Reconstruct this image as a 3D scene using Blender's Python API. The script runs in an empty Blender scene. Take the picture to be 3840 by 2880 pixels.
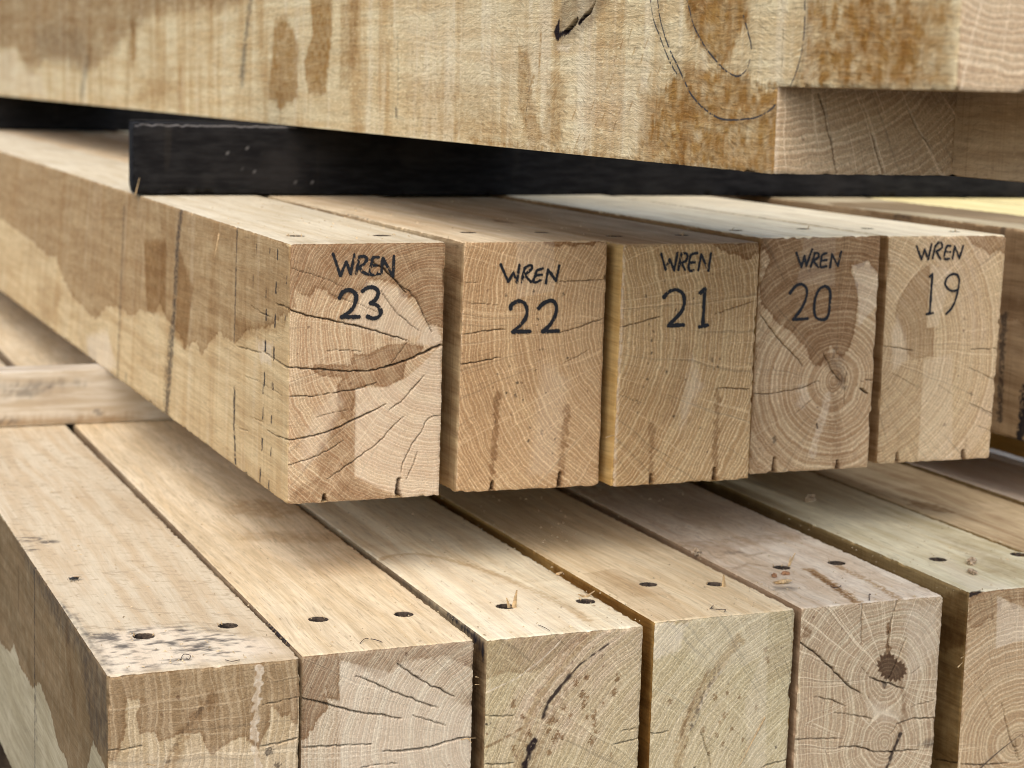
import bpy, math
import numpy as np

# ------------------------------------------------------------------ scene, camera, light
S = bpy.context.scene
COL = S.collection
H = 0.80                      # eye height above the yard; surveyed heights below are relative to the eye
Rm = np.array([[0.92299592, -0.38386215, 0.0269884],
               [-0.03441581, -0.15219906, -0.98775047],
               [0.38326763, 0.91076083, -0.15369003]])
FPX = 7181.45
cd = bpy.data.cameras.new("camera")
cam = bpy.data.objects.new("camera", cd)
COL.objects.link(cam)
from mathutils import Matrix
mw = Matrix.Identity(4)
for i in range(3):
    mw[i][0] = Rm[0][i]; mw[i][1] = -Rm[1][i]; mw[i][2] = -Rm[2][i]
mw[2][3] = H
cam.matrix_world = mw
cd.sensor_width = 36.0
cd.lens = 36.0 * FPX / 3840.0
cd.clip_start = 0.05
cd.clip_end = 200.0
cd.dof.use_dof = True
cd.dof.focus_distance = 1.54
cd.dof.aperture_fstop = 9.0
S.camera = cam

SUN_EL, SUN_AZ = 54.0, 212.0      # azimuth of the soft bright part of the sky, clockwise from +Y
w = bpy.data.worlds.new("World")
S.world = w
w.use_nodes = True
wn = w.node_tree
bg = wn.nodes["Background"]
sky = wn.nodes.new("ShaderNodeTexSky")
sky.sky_type = 'NISHITA'
sky.sun_disc = False
sky.sun_elevation = math.radians(SUN_EL)
sky.sun_rotation = math.radians(SUN_AZ)
sky.air_density = 0.9
sky.dust_density = 2.5
sky.ozone_density = 0.6
wn.links.new(sky.outputs[0], bg.inputs[0])
bg.inputs[1].default_value = 0.12
sl = bpy.data.lights.new("sun", 'SUN')
sl.energy = 0.95
sl.angle = math.radians(80)
sl.color = (1.0, 0.96, 0.915)
so = bpy.data.objects.new("sun", sl)
COL.objects.link(so)
el, az = math.radians(SUN_EL), math.radians(SUN_AZ)
sd = np.array([math.sin(az) * math.cos(el), math.cos(az) * math.cos(el), math.sin(el)])
from mathutils import Vector
so.rotation_euler = Vector(sd).to_track_quat('Z', 'Y').to_euler()
so.location = (0, 0, 5)
S.cycles.use_denoising = True
S.cycles.denoiser = 'OPENIMAGEDENOISE'
S.cycles.denoising_prefilter = 'ACCURATE'
S.cycles.filter_width = 1.0
S.view_settings.view_transform = 'Standard'
S.view_settings.look = 'None'
S.view_settings.gamma = 1.0
S.view_settings.use_curve_mapping = False
S.view_settings.exposure = 1.10

# ------------------------------------------------------------------ numeric helpers
def hsh(ix, iy, seed):
    n = (ix.astype(np.int64) * 374761393 + iy.astype(np.int64) * 668265263 + seed * 1442695041) & 0x7fffffff
    n = ((n ^ (n >> 13)) * 1274126177) & 0x7fffffff
    n = (n ^ (n >> 16)) & 0xffff
    return n / 65535.0

def vn(x, y, seed=0):
    x = np.asarray(x, float); y = np.asarray(y, float) + np.zeros_like(x)
    ix = np.floor(x); iy = np.floor(y)
    fx = x - ix; fy = y - iy
    fx = fx * fx * (3 - 2 * fx); fy = fy * fy * (3 - 2 * fy)
    a = hsh(ix, iy, seed); b = hsh(ix + 1, iy, seed); c = hsh(ix, iy + 1, seed); d = hsh(ix + 1, iy + 1, seed)
    return (a * (1 - fx) + b * fx) * (1 - fy) + (c * (1 - fx) + d * fx) * fy

def fbm(x, y, seed=0, o=3):
    r = 0; a = .5; s = 0
    for i in range(o):
        r = r + a * vn(x * 2 ** i, y * 2 ** i, seed + i * 17); s += a; a *= .5
    return r / s

def sst(e0, e1, x):
    t = np.clip((x - e0) / (e1 - e0), 0, 1)
    return t * t * (3 - 2 * t)

def ray(px, py):
    return Rm.T @ np.array([(px - 1920) / FPX, (py - 1440) / FPX, 1.0])

# photograph crops the survey of the marks was taken from: (x0, y0, scale)
CROPS = dict(f=(0, 0, 1.0), c0=(0, 0, .5877), c1=(1270, 0, .5877), c2=(2540, 0, .5877), c3=(0, 900, .5877), z0=(0, 0, .4069),
             k1=(900, 800, .6933), k2=(2000, 750, .693), k3=(2740, 700, .6932), k4=(0, 1850, .6208),
             m1=(900, 1850, .6208), m2=(1700, 1900, .5908), m3=(2300, 1950, .5606), m4=(2900, 1750, .6812),
             g=(3040, 700, .3617), p=(860, 900, .6024), n=(3300, 2150, .44), z5=(600, 680, .678), r=(2400, 1650, .651),
             w23=(1220, 920, .18083), w22=(1840, 960, .18083), w21=(2440, 920, .20492), w20=(2920, 900, .19894), w19=(3400, 880, .19894))

class Plane:
    """a face of a timber: origin, two in-plane unit directions (heights relative to the eye)"""
    def __init__(s, O, U, V):
        s.O = np.array(O, float); s.U = np.array(U, float); s.V = np.array(V, float)
        s.U /= np.linalg.norm(s.U); s.V /= np.linalg.norm(s.V)
        s.N = np.cross(s.U, s.V); s.N /= np.linalg.norm(s.N)
        A = np.array([s.U, s.V]).T
        s.pinv = np.linalg.pinv(A)
    def mm(s, px, py):
        r = ray(px, py); P = r * (s.O @ s.N) / (r @ s.N)
        return tuple(s.pinv @ (P - s.O) * 1000.0)
    def pts(s, crop, pts):
        x0, y0, k = CROPS[crop]
        return np.array([s.mm(x0 + a * k, y0 + b * k) for a, b in pts])

def polydist(A, B, pts):
    """distance to an open polyline and the arc fraction of the closest point"""
    d = np.full(A.shape, 1e9); t = np.zeros(A.shape)
    L = np.r_[0, np.cumsum(np.hypot(*(pts[1:] - pts[:-1]).T))]
    for i in range(len(pts) - 1):
        p, q = pts[i], pts[i + 1]; v = q - p; vv = v @ v + 1e-9
        u = np.clip(((A - p[0]) * v[0] + (B - p[1]) * v[1]) / vv, 0, 1)
        dd = np.hypot(A - p[0] - u * v[0], B - p[1] - u * v[1])
        m = dd < d
        d = np.where(m, dd, d); t = np.where(m, (L[i] + u * (L[i + 1] - L[i])) / (L[-1] + 1e-9), t)
    return d, t

def sdf(A, B, pts):
    d, _ = polydist(A, B, np.vstack([pts, pts[:1]]))
    ins = np.zeros(A.shape, bool); n = len(pts)
    for i in range(n):
        x0, y0 = pts[i]; x1, y1 = pts[(i + 1) % n]
        if y0 == y1: continue
        c = (y0 > B) != (y1 > B)
        ins ^= c & (A < (x1 - x0) * (B - y0) / (y1 - y0) + x0)
    return np.where(ins, -d, d)

# ------------------------------------------------------------------ marks
# each mark: (kind, crop, points, options...)
def region(ch, crop, pts, amt=1.0, soft=.8, jag=1.6, mod=0.0): return dict(t='reg', ch=ch, crop=crop, pts=pts, amt=amt, soft=soft, jag=jag, mod=mod)
def streak(ch, crop, pts, w=2.0, amt=1.0, soft=.5, mod=0.0, jit=.6): return dict(t='str', ch=ch, crop=crop, pts=pts, w=w, amt=amt, soft=soft, mod=mod, jit=jit)
def crack(crop, pts, w=1.0, depth=4.0): return dict(t='crk', crop=crop, pts=pts, w=w, depth=depth)
def notch(crop, pts, w=4.0, depth=14.0): return dict(t='notch', crop=crop, pts=pts, w=w, depth=depth)
def dots(ch, crop, pts, w=1.0, amt=.8): return dict(t='dots', ch=ch, crop=crop, pts=pts, w=w, amt=amt)

CH = dict(stain=0, pale=1, crack=2, ochre=3, ink=4, rot=5)

def apply_marks(pl, A, B, marks, seed, ring=None):
    M = np.zeros((6,) + A.shape); disp = np.zeros(A.shape)
    for k, m in enumerate(marks):
        sd_ = seed * 31 + k * 7
        pts = pl.pts(m['crop'], m['pts'])
        pad = 12 + m.get('w', 0) * 2 + m.get('soft', 0) * 2 + m.get('jag', 0) * 2
        lo = pts.min(0) - pad; hi = pts.max(0) + pad
        sel = (A > lo[0]) & (A < hi[0]) & (B > lo[1]) & (B < hi[1])
        if not sel.any(): continue
        a = A[sel]; b = B[sel]
        if m['t'] == 'reg':
            d = sdf(a, b, pts)
            if ring is not None:   # end grain: damp edge creeps along rays and stops at rings, so the border is toothed
                rr, th = ring[0][sel], ring[1][sel]
                j = vn(rr / 2.2, th / 5.0, sd_) + .7 * np.round(vn(rr / 4.0, th / 1.6, sd_ + 3) * 3) / 3 - .85 + .45 * (vn(a / 1.4, b / 1.4, sd_ + 6) - .5) * 2
            else:
                j = 2 * (fbm(a / 7, b / 5, sd_, 3) - .5) + (vn(a / 2.0, b / 14, sd_ + 5) - .5)
            v = sst(m['soft'], -m['soft'], d + j * m['jag']) * m['amt']
            if m['mod']: v = v * np.clip(1 - m['mod'] + m['mod'] * 2.2 * (fbm(a / 6, b / 7, sd_ + 9, 4) - .12), 0, 1.3) if m['mod'] < 2 else v * np.clip((fbm(a / 8, b / 4.5, sd_ + 9, 4) + .5 * (fbm(a / 40, b / 25, sd_ + 19, 2) - .5) - .45) * 3.2, 0, 1)
            if m['ch'] == 'stain' and m['soft'] < 3:   # tide mark just inside the damp edge
                q = d + j * m['jag']; v = v * (.80 + .28 * np.exp(-((q + 1.2) / 1.3) ** 2)) * (.86 + .28 * fbm(a / 14, b / 14, sd_ + 12, 2))
            c = CH[m['ch']]; M[c][sel] = np.maximum(M[c][sel], v)
        elif m['t'] == 'str':
            d, t = polydist(a, b, pts)
            j = (vn(a / 3, b / 3, sd_) - .5) * m['jit'] * m['w']
            v = sst(m['w'] / 2 + m['soft'], m['w'] / 2 - m['soft'] * .6 - .01, d + j) * m['amt']
            if m['mod']: v = v * np.clip((fbm(a / 2.2, b / 2.2, sd_ + 2, 2) - m['mod'] * .55) * 4, 0, 1)
            c = CH[m['ch']]; M[c][sel] = np.maximum(M[c][sel], v)
        elif m['t'] == 'crk':
            ja = a + (vn(a / 4, b / 4, sd_) - .5) * 1.3; jb = b + (vn(a / 4, b / 4, sd_ + 1) - .5) * 1.3
            d, t = polydist(ja, jb, pts)
            w = m['w'] * (.35 + .75 * np.minimum(1, np.minimum(t, 1 - t) * 6)) * (.6 + .7 * vn(t * 14, t * 0, sd_ + 5))
            w = w * .54
            v = sst(w / 2 + .38, w / 2 - .28, d)
            M[2][sel] = np.maximum(M[2][sel], v * np.clip(.25 + .52 * m['w'], 0, 1))
            disp[sel] = np.maximum(disp[sel], v * m['depth'] * min(1, m['w']))
        elif m['t'] == 'notch':
            d, t = polydist(a, b, pts)
            w = m['w'] * (.55 + .45 * t) * (.8 + .5 * vn(a / 1.5, b / 3, sd_))
            v = sst(w / 2 + .4, w / 2 - .4, d)
            disp[sel] = np.maximum(disp[sel], v * m['depth'])
            M[0][sel] = np.maximum(M[0][sel], v); M[5][sel] = np.maximum(M[5][sel], v * .55)
            M[0][sel] = np.maximum(M[0][sel], sst(w / 2 + 2.5, w / 2, d) * .5)
        elif m['t'] == 'dots':
            c = CH[m['ch']]
            for i, p in enumerate(pts):
                ww = m['w'] * (.6 + .8 * float(hsh(np.array([i]), np.array([k]), seed)[0]))
                d = np.hypot(a - p[0], (b - p[1]) * .8) + (vn(a, b, sd_ + i) - .5) * ww
                M[c][sel] = np.maximum(M[c][sel], sst(ww * .5 + .5, ww * .5 - .3, d) * m['amt'])
    return M, disp

# ------------------------------------------------------------------ node helpers
class NG:
    def __init__(s, name):
        s.m = bpy.data.materials.new(name); s.m.use_nodes = True
        s.t = s.m.node_tree; s.b = s.t.nodes["Principled BSDF"]
    def node(s, typ, ins=None, **kw):
        n = s.t.nodes.new(typ)
        for k, v in kw.items(): setattr(n, k, v)
        for k, v in (ins or {}).items():
            if isinstance(v, bpy.types.NodeSocket): s.t.links.new(v, n.inputs[k])
            else: n.inputs[k].default_value = v
        return n
    def math(s, op, a, b=0.0, c=0.0, clamp=False):
        return s.node("ShaderNodeMath", {0: a, 1: b, 2: c}, operation=op, use_clamp=clamp).outputs[0]
    def ramp(s, x, a, b, lo=0.0, hi=1.0):
        return s.node("ShaderNodeMapRange", {0: x, 1: a, 2: b, 3: lo, 4: hi}, interpolation_type='SMOOTHSTEP').outputs[0]
    def mix(s, f, a, b, blend='MIX'):
        n = s.node("ShaderNodeMix", data_type='RGBA', blend_type=blend)
        for i, v in ((0, f), (6, a), (7, b)):
            if isinstance(v, bpy.types.NodeSocket): s.t.links.new(v, n.inputs[i])
            else: n.inputs[i].default_value = v if i == 0 else (*v, 1.0)
        return n.outputs[2]
    def vmul(s, v, k):
        return s.node("ShaderNodeVectorMath", {0: v, 1: k}, operation='MULTIPLY').outputs[0]
    def noise(s, vec, scale, detail=2.0, rough=.5, dist=0.0, dim='3D', w=None):
        ins = {'Scale': scale, 'Detail': detail, 'Roughness': rough, 'Distortion': dist}
        if vec is not None: ins['Vector'] = vec
        if w is not None: ins['W'] = w
        return s.node("ShaderNodeTexNoise", ins, noise_dimensions=dim).outputs[0]
    def masks(s):
        a = s.node("ShaderNodeAttribute", attribute_name="ma"); b = s.node("ShaderNodeAttribute", attribute_name="mb")
        x = s.node("ShaderNodeSeparateColor", {0: a.outputs[0]}); y = s.node("ShaderNodeSeparateColor", {0: b.outputs[0]})
        return dict(stain=x.outputs[0], pale=x.outputs[1], crack=x.outputs[2], ochre=a.outputs[3], ink=y.outputs[0], rot=y.outputs[1])
    def finish(s, col, rough, h=None, bump=.4, dist=.0006, spec=.25):
        s.t.links.new(col, s.b.inputs['Base Color'])
        if isinstance(rough, bpy.types.NodeSocket): s.t.links.new(rough, s.b.inputs['Roughness'])
        else: s.b.inputs['Roughness'].default_value = rough
        s.b.inputs['Specular IOR Level'].default_value = spec
        if h is not None:
            n = s.node("ShaderNodeBump", {'Strength': bump, 'Distance': dist, 'Height': h})
            s.t.links.new(n.outputs[0], s.b.inputs['Normal'])
        return s.m

def srgb(r, g, b):
    f = lambda c: ((c / 255 + .055) / 1.055) ** 2.4 if c > 10 else c / 255 / 12.92
    return (f(r), f(g), f(b))

def wood_masks(g, col, mk, stain_col=(.48, .38, .295), gx=None):
    col = g.mix(g.math('MINIMUM', mk['stain'], 1.0), col, g.mix(1.0, col, stain_col, 'MULTIPLY'))
    col = g.mix(mk['pale'], col, g.mix(.55, col, srgb(232, 216, 190)))
    col = g.mix(g.math('MINIMUM', mk['ochre'], 1.0), col, g.mix(1.0, col, (.50, .34, .165), 'MULTIPLY'))
    col = g.mix(g.math('MINIMUM', mk['rot'], 1.0), col, srgb(38, 26, 22))
    col = g.mix(g.math('MINIMUM', mk['ink'], 1.0), col, srgb(30, 32, 40))
    col = g.mix(g.math('MULTIPLY', mk['crack'], .82), col, srgb(44, 30, 20))
    return col

WB = lambda c: (min(255, c[0] * .975), min(255, c[1] * .985), min(255, c[2] * .985))

def end_grain(name, base=(200, 170, 134), late=(168, 132, 96), spacing=3.4, contrast=.8, rays=.6, tint=(196, 160, 118), saw=.25, seed=0.0, rayk=34.0, sawang=.4):
    """oak end grain: growth rings and medullary rays around a pith stored on the vertices"""
    WE = lambda c: (c[0] * .972, min(255, c[1] * .992), c[2] * .975)
    base, late, tint = WE(base), WE(late), WE(tint)
    g = NG(name); mk = g.masks()
    at = g.node("ShaderNodeAttribute", attribute_name="gr").outputs[1]
    sp = g.node("ShaderNodeSeparateXYZ", {0: at})
    r, cx, sy = sp.outputs
    ob = g.node("ShaderNodeTexCoord").outputs['Object']
    obs = g.node("ShaderNodeVectorMath", {0: ob, 1: (seed, seed * .7, seed * 1.3)}, operation='ADD').outputs[0]
    wob = g.noise(obs, 45.0, 3.0, .5)
    ph = g.math('DIVIDE', r, spacing)
    ph = g.math('ADD', ph, g.math('MULTIPLY', g.noise(None, 1.0, 2.0, .6, dim='1D', w=g.math('MULTIPLY_ADD', r, .06, seed)), 2.2))
    ph = g.math('ADD', ph, g.math('MULTIPLY', wob, .8))
    fr = g.math('FRACT', ph); fl = g.math('FLOOR', ph)
    ew = g.math('MULTIPLY', g.ramp(fr, 0.0, .12), g.ramp(fr, .5, .22))
    yv = g.node("ShaderNodeTexWhiteNoise", {'W': fl}, noise_dimensions='1D').outputs[0]
    band = g.noise(None, 1.0, 2.0, .5, dim='1D', w=g.math('MULTIPLY_ADD', r, .10, seed * 3 + 5))
    big = g.noise(obs, 9.0, 3.0, .55)
    col = g.mix(g.ramp(big, .35, .65), srgb(*base), srgb(*tint))
    col = g.mix(g.math('MULTIPLY', g.ramp(band, .42, .56), .85 * min(1, contrast)), col, srgb(*late))
    lw = g.math('MULTIPLY', g.math('MULTIPLY_ADD', yv, .5, .5), contrast)
    col = g.mix(g.math('MULTIPLY', g.math('SUBTRACT', 1.0, ew), g.math('MULTIPLY', lw, .75)), col, srgb(*late))
    pale = tuple(min(255, c + 26) for c in base)
    col = g.mix(g.math('MULTIPLY', ew, g.math('MULTIPLY', lw, .7)), col, srgb(*pale))
    # rays
    def rayn(k, off, a, b):
        v = g.node("ShaderNodeCombineXYZ", {0: g.math('MULTIPLY', cx, k), 1: g.math('MULTIPLY', sy, k), 2: g.math('MULTIPLY_ADD', r, .006, off)}).outputs[0]
        return g.ramp(g.noise(v, 1.0, 1.0, .5, .15), a, b)
    r1 = rayn(rayk * 1.4, seed, .62, .68); r2 = rayn(rayk * 3.6, seed + 9, .55, .66)
    col = g.mix(g.math('MULTIPLY', r1, rays * .75), col, srgb(*[min(255, c + 34) for c in base]))
    col = g.mix(g.math('MULTIPLY', r2, rays * .25), col, srgb(*[min(255, c + 24) for c in base]))
    r3 = rayn(rayk * 1.7, seed + 21, .66, .70)
    col = g.mix(g.math('MULTIPLY', r3, .35), col, srgb(*[c * .62 for c in base]))
    kv = g.node("ShaderNodeCombineXYZ", {0: g.math('MULTIPLY', cx, rayk * 5.0), 1: g.math('MULTIPLY', sy, rayk * 5.0), 2: g.math('MULTIPLY', r, .75)}).outputs[0]
    cell = g.noise(kv, 1.0, 2.0, .6)
    col = g.mix(.4, col, g.mix(1.0, col, g.mix(g.ramp(cell, .34, .66), (.62, .58, .52), (1.36, 1.36, 1.34)), 'MULTIPLY'))
    # pores, dust, tiny specks
    po = g.noise(obs, 900.0, 2.0, .7)
    col = g.mix(g.math('MULTIPLY', g.ramp(po, .52, .72), g.math('MULTIPLY_ADD', ew, .25, .22)), col, srgb(110, 80, 56))
    ft = g.noise(obs, 420.0, 3.0, .7)
    col = g.mix(.22, col, g.mix(1.0, col, g.mix(g.ramp(ft, .3, .7), (.35, .32, .28), (1.7, 1.7, 1.66)), 'MULTIPLY'))
    spk = g.noise(obs, 160.0, 1.0, .5)
    col = g.mix(g.math('MULTIPLY', g.ramp(spk, .76, .80), .55), col, srgb(92, 58, 36))
    # circular-saw scratches
    sv = g.node("ShaderNodeVectorRotate", {'Vector': obs, 'Angle': sawang}, rotation_type='Y_AXIS').outputs[0]
    sw = g.noise(g.vmul(sv, (14.0, 1.0, 520.0)), 1.0, 2.0, .6)
    col = g.mix(g.math('MULTIPLY', g.ramp(sw, .58, .70), saw * .5), col, srgb(*[min(255, c + 30) for c in base]))
    sw2 = g.noise(g.vmul(sv, (480.0, 1.0, 12.0)), 1.0, 2.0, .6)
    col = g.mix(g.math('MULTIPLY', g.ramp(sw2, .60, .70), saw * .35), col, srgb(*[c * .72 for c in base]))
    col = wood_masks(g, col, mk)
    h = g.math('ADD', g.math('MULTIPLY', ew, -.5), g.math('MULTIPLY', ft, .9)); h = g.math('ADD', h, g.math('MULTIPLY', cell, .8))
    h = g.math('ADD', h, g.math('MULTIPLY', sw, .5)); h = g.math('ADD', h, g.math('MULTIPLY', sw2, .35))
    h = g.math('ADD', h, g.math('MULTIPLY', r1, .3))
    return g.finish(col, .78, h, .55, .0007)

def long_grain(name, base=(214, 190, 152), dark=(184, 150, 108), saw=.3, fleck=0.0, tear=0.0, blotch=.5, seed=0.0, fibre=1.0, swirl=0.0, green=0.0, pink=0.0, band=0.0):
    """sawn oak along the grain (grain runs along local y)"""
    base, dark = WB(base), WB(dark)
    g = NG(name); mk = g.masks()
    ob = g.node("ShaderNodeTexCoord").outputs['Object']
    ob = g.node("ShaderNodeVectorMath", {0: ob, 1: (seed, seed * .37, seed * 1.7)}, operation='ADD').outputs[0]
    warp = g.noise(ob, 7.0, 2.0, .5)
    if swirl > 0:
        wc = g.node("ShaderNodeTexNoise", {'Vector': ob, 'Scale': 16.0, 'Detail': 2.0}).outputs[1]
        ob2 = g.node("ShaderNodeVectorMath", {0: g.vmul(wc, (swirl, swirl * .4, swirl)), 1: ob}, operation='ADD').outputs[0]
    else:
        wc = g.node("ShaderNodeTexNoise", {'Vector': g.vmul(ob, (1, .3, 1)), 'Scale': 9.0, 'Detail': 2.0}).outputs[1]
        ob2 = g.node("ShaderNodeVectorMath", {0: g.vmul(wc, (.03, .0, .03)), 1: ob}, operation='ADD').outputs[0]
    fig = g.noise(g.vmul(ob2, (1, .06, 1)), 70.0, 4.0, .6)
    fib = g.noise(g.vmul(ob2, (1, .035, 1)), 420.0, 3.0, .65)
    por = g.noise(g.vmul(ob2, (1, .07, 1)), 520.0, 1.0, .5)
    col = g.mix(g.ramp(fig, .36, .66), srgb(*base), srgb(*dark))
    bl = g.noise(g.vmul(ob, (1, .45, 1)), 8.0, 3.0, .55)
    col = g.mix(g.math('MULTIPLY', g.ramp(bl, .45, .72), blotch), col, srgb(*[c * .86 for c in dark]))
    bl2 = g.noise(ob, 17.0, 4.0, .6)
    col = g.mix(g.math('MULTIPLY', g.ramp(bl2, .5, .72), blotch * .6), col, srgb(*[min(255, c + 18) for c in base]))
    col = g.mix(.3 * fibre, col, g.mix(1.0, col, g.mix(g.ramp(fib, .32, .68), (.66, .63, .58), (1.3, 1.3, 1.28)), 'MULTIPLY'))
    col = g.mix(g.math('MULTIPLY', g.ramp(por, .60, .72), .28 * fibre), col, srgb(*[c * .66 for c in dark]))
    # band-saw lines across the grain
    sv = g.noise(g.vmul(ob, (6.0, 420.0, 6.0)), 1.0, 2.0, .6)
    sv2 = g.noise(g.vmul(ob, (3.0, 75.0, 3.0)), 1.0, 2.0, .6)
    col = g.mix(g.math('MULTIPLY', g.ramp(sv, .55, .72), saw), col, g.mix(1.0, col, (.66, .60, .52), 'MULTIPLY'))
    col = g.mix(g.math('MULTIPLY', g.ramp(sv2, .5, .72), saw * .6), col, g.mix(1.0, col, (.78, .70, .60), 'MULTIPLY'))
    if band > 0:   # tan water bands running down the face
        bn = g.noise(g.vmul(ob, (1.0, 22.0, 2.2)), 1.0, 4.0, .62, .35)
        col = g.mix(g.math('MULTIPLY', g.ramp(bn, .46, .66), band), col, g.mix(1.0, col, (.70, .54, .36), 'MULTIPLY'))
        bp = g.noise(g.vmul(ob, (1.0, 30.0, 3.0)), 1.0, 3.0, .6, .2)
        col = g.mix(g.math('MULTIPLY', g.ramp(bp, .52, .68), band * .5), col, srgb(236, 222, 190))
    h = g.math('ADD', g.math('MULTIPLY', fib, 1.0), g.math('MULTIPLY', sv, 1.3 * saw))
    if tear > 0:   # torn rough-sawn surface: short broken lips running along the grain, crossed by saw lines
        tw = g.node("ShaderNodeTexNoise", {'Vector': ob, 'Scale': 11.0, 'Detail': 2.0}).outputs[1]
        obt = g.node("ShaderNodeVectorMath", {0: g.vmul(tw, (.0, .0, .05)), 1: ob}, operation='ADD').outputs[0]
        t1 = g.noise(g.vmul(obt, (1.0, .28, 1.0)), 430.0, 3.0, .65, .3)
        t2 = g.noise(g.vmul(obt, (.6, 1.0, .16)), 200.0, 2.0, .6)
        t3 = g.math('ADD', g.math('MULTIPLY', t1, .8), g.math('MULTIPLY', t2, .2))
        col = g.mix(g.math('MULTIPLY', g.ramp(t3, .56, .68), tear * .5), col, srgb(*[min(255, c * 1.12 + 14) for c in base]))
        col = g.mix(g.math('MULTIPLY', g.ramp(t3, .46, .36), tear * .6), col, srgb(*[c * .78 for c in dark]))
        h = g.math('ADD', h, g.math('MULTIPLY', t3, 3.0 * tear)); h = g.math('ADD', h, g.math('MULTIPLY', t2, .8 * tear))
    if fleck > 0:  # medullary flecks: short wavy dashes across the grain
        fv = g.node("ShaderNodeVectorRotate", {'Vector': ob, 'Angle': .5}, rotation_type='Z_AXIS').outputs[0]
        f1 = g.noise(g.vmul(fv, (75.0, 120.0, 100.0)), 1.0, 2.0, .5, .9)
        col = g.mix(g.math('MULTIPLY', g.ramp(f1, .57, .66), fleck), col, srgb(*[c * .86 for c in dark]))
        h = g.math('ADD', h, g.math('MULTIPLY', f1, -2.0 * fleck))
    if green > 0:
        gn = g.noise(g.vmul(ob, (1, .5, 1)), 11.0, 4.0, .65)
        col = g.mix(g.math('MULTIPLY', g.ramp(gn, .42, .66), green), col, srgb(160, 144, 96))
    if pink > 0:
        gn = g.noise(ob, 14.0, 4.0, .65)
        col = g.mix(g.math('MULTIPLY', g.ramp(gn, .40, .66), pink), col, srgb(150, 118, 104))
    fz = g.noise(ob, 700.0, 2.0, .6)
    col = g.mix(g.math('MULTIPLY', g.ramp(fz, .60, .72), .25), col, srgb(*[min(255, c + 28) for c in base]))
    col = wood_masks(g, col, mk)
    h = g.math('ADD', h, g.math('MULTIPLY', fz, .5))
    return g.finish(col, .9, h, .5, .0007 + .0006 * tear, .08)

def simple_mat(name, col, rough=.7, var=.3, scale=60.0, bump=.3, spec=.3, stretch=(1, 1, 1), col2=None):
    g = NG(name)
    ob = g.node("ShaderNodeTexCoord").outputs['Object']
    n = g.noise(g.vmul(ob, stretch), scale, 4.0, .6)
    c2 = col2 or tuple(c * (1 - var) for c in col)
    c = g.mix(g.ramp(n, .35, .65), srgb(*col), srgb(*c2))
    return g.finish(c, rough, n, bump, .0008, spec)

# ------------------------------------------------------------------ mesh building
class Mesh:
    """collects grid patches with per-vertex mark masks, then links ONE mesh object"""
    def __init__(s, origin, seed=1, arris=(), wear=.0009):
        s.o = np.array(origin, float); s.seed = seed; s.arris = arris; s.wear = wear
        s.P = []; s.Q = []; s.MI = []; s.A = []; s.B = []; s.G = []; s.n = 0
    def grid(s, P, mi, M=None, G=None, keep=None, flip=False):
        nv, nu = P.shape[:2]
        idx = np.arange(nv * nu).reshape(nv, nu) + s.n
        q = np.stack([idx[:-1, :-1], idx[:-1, 1:], idx[1:, 1:], idx[1:, :-1]], -1)
        if flip: q = q[..., ::-1]
        q = q[keep] if keep is not None else q.reshape(-1, 4)
        P = s.worn(P.reshape(-1, 3))
        s.P.append(P); s.Q.append(q); s.MI.append(np.full(len(q), mi, np.int32))
        k = nv * nu; s.n += k
        M = np.zeros((6, k)) if M is None else M.reshape(6, k)
        s.A.append(M[:4].T); s.B.append(np.stack([M[4], M[5], M[4] * 0, M[4] * 0 + 1], -1))
        s.G.append(np.zeros((k, 3)) if G is None else G.reshape(k, 3))
    def worn(s, P):
        """rounded, slightly chipped arrises; depends on position only so that patches keep meeting"""
        P = P.copy(); D = np.zeros_like(P)
        for i, (p, q, inn, rad) in enumerate(s.arris):
            p = np.array(p, float); q = np.array(q, float); inn = np.array(inn, float)
            v = q - p; L = np.linalg.norm(v); v /= L
            t = (P - p) @ v; d = np.linalg.norm(P - p - np.outer(t, v), axis=1)
            ok = (d < .012) & (t > -.004) & (t < L + .004)
            if not ok.any(): continue
            tt = t[ok] * 1000; dd = d[ok]
            n1 = vn(tt / 6, tt * 0, s.seed * 13 + i); n2 = vn(tt / 1.7, tt * 0, s.seed * 13 + i + 50); n3 = vn(tt / 28, tt * 0, s.seed * 13 + i + 90)
            amp = rad * (.25 + .7 * n1 + .6 * n2 + 1.8 * np.clip(n3 * n1 - .42, 0, 1) * 2)
            D[ok] += inn * (amp * np.exp(-(dd / (rad * 1.5)) ** 2))[:, None]
        return P + D
    def build(s, name, mats, parent=None, smooth=True):
        me = bpy.data.meshes.new(name)
        V = np.vstack(s.P) - s.o; Q = np.vstack(s.Q)
        me.vertices.add(len(V)); me.vertices.foreach_set('co', V.astype(np.float32).ravel())
        me.loops.add(Q.size); me.loops.foreach_set('vertex_index', Q.astype(np.int32).ravel())
        me.polygons.add(len(Q)); me.polygons.foreach_set('loop_start', np.arange(0, Q.size, 4, dtype=np.int32))
        me.polygons.foreach_set('material_index', np.concatenate(s.MI))
        me.polygons.foreach_set('use_smooth', np.full(len(Q), smooth))
        me.update(calc_edges=True)
        for nm, arr in (('ma', s.A), ('mb', s.B)):
            at = me.attributes.new(nm, 'FLOAT_COLOR', 'POINT'); at.data.foreach_set('color', np.vstack(arr).astype(np.float32).ravel())
        at = me.attributes.new('gr', 'FLOAT_VECTOR', 'POINT'); at.data.foreach_set('vector', np.vstack(s.G).astype(np.float32).ravel())
        for m in mats: me.materials.append(m)
        o = bpy.data.objects.new(name, me); COL.objects.link(o)
        if parent is not None: o.parent = parent
        else: o.location = (s.o[0], s.o[1], s.o[2] + H)
        return o

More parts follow.
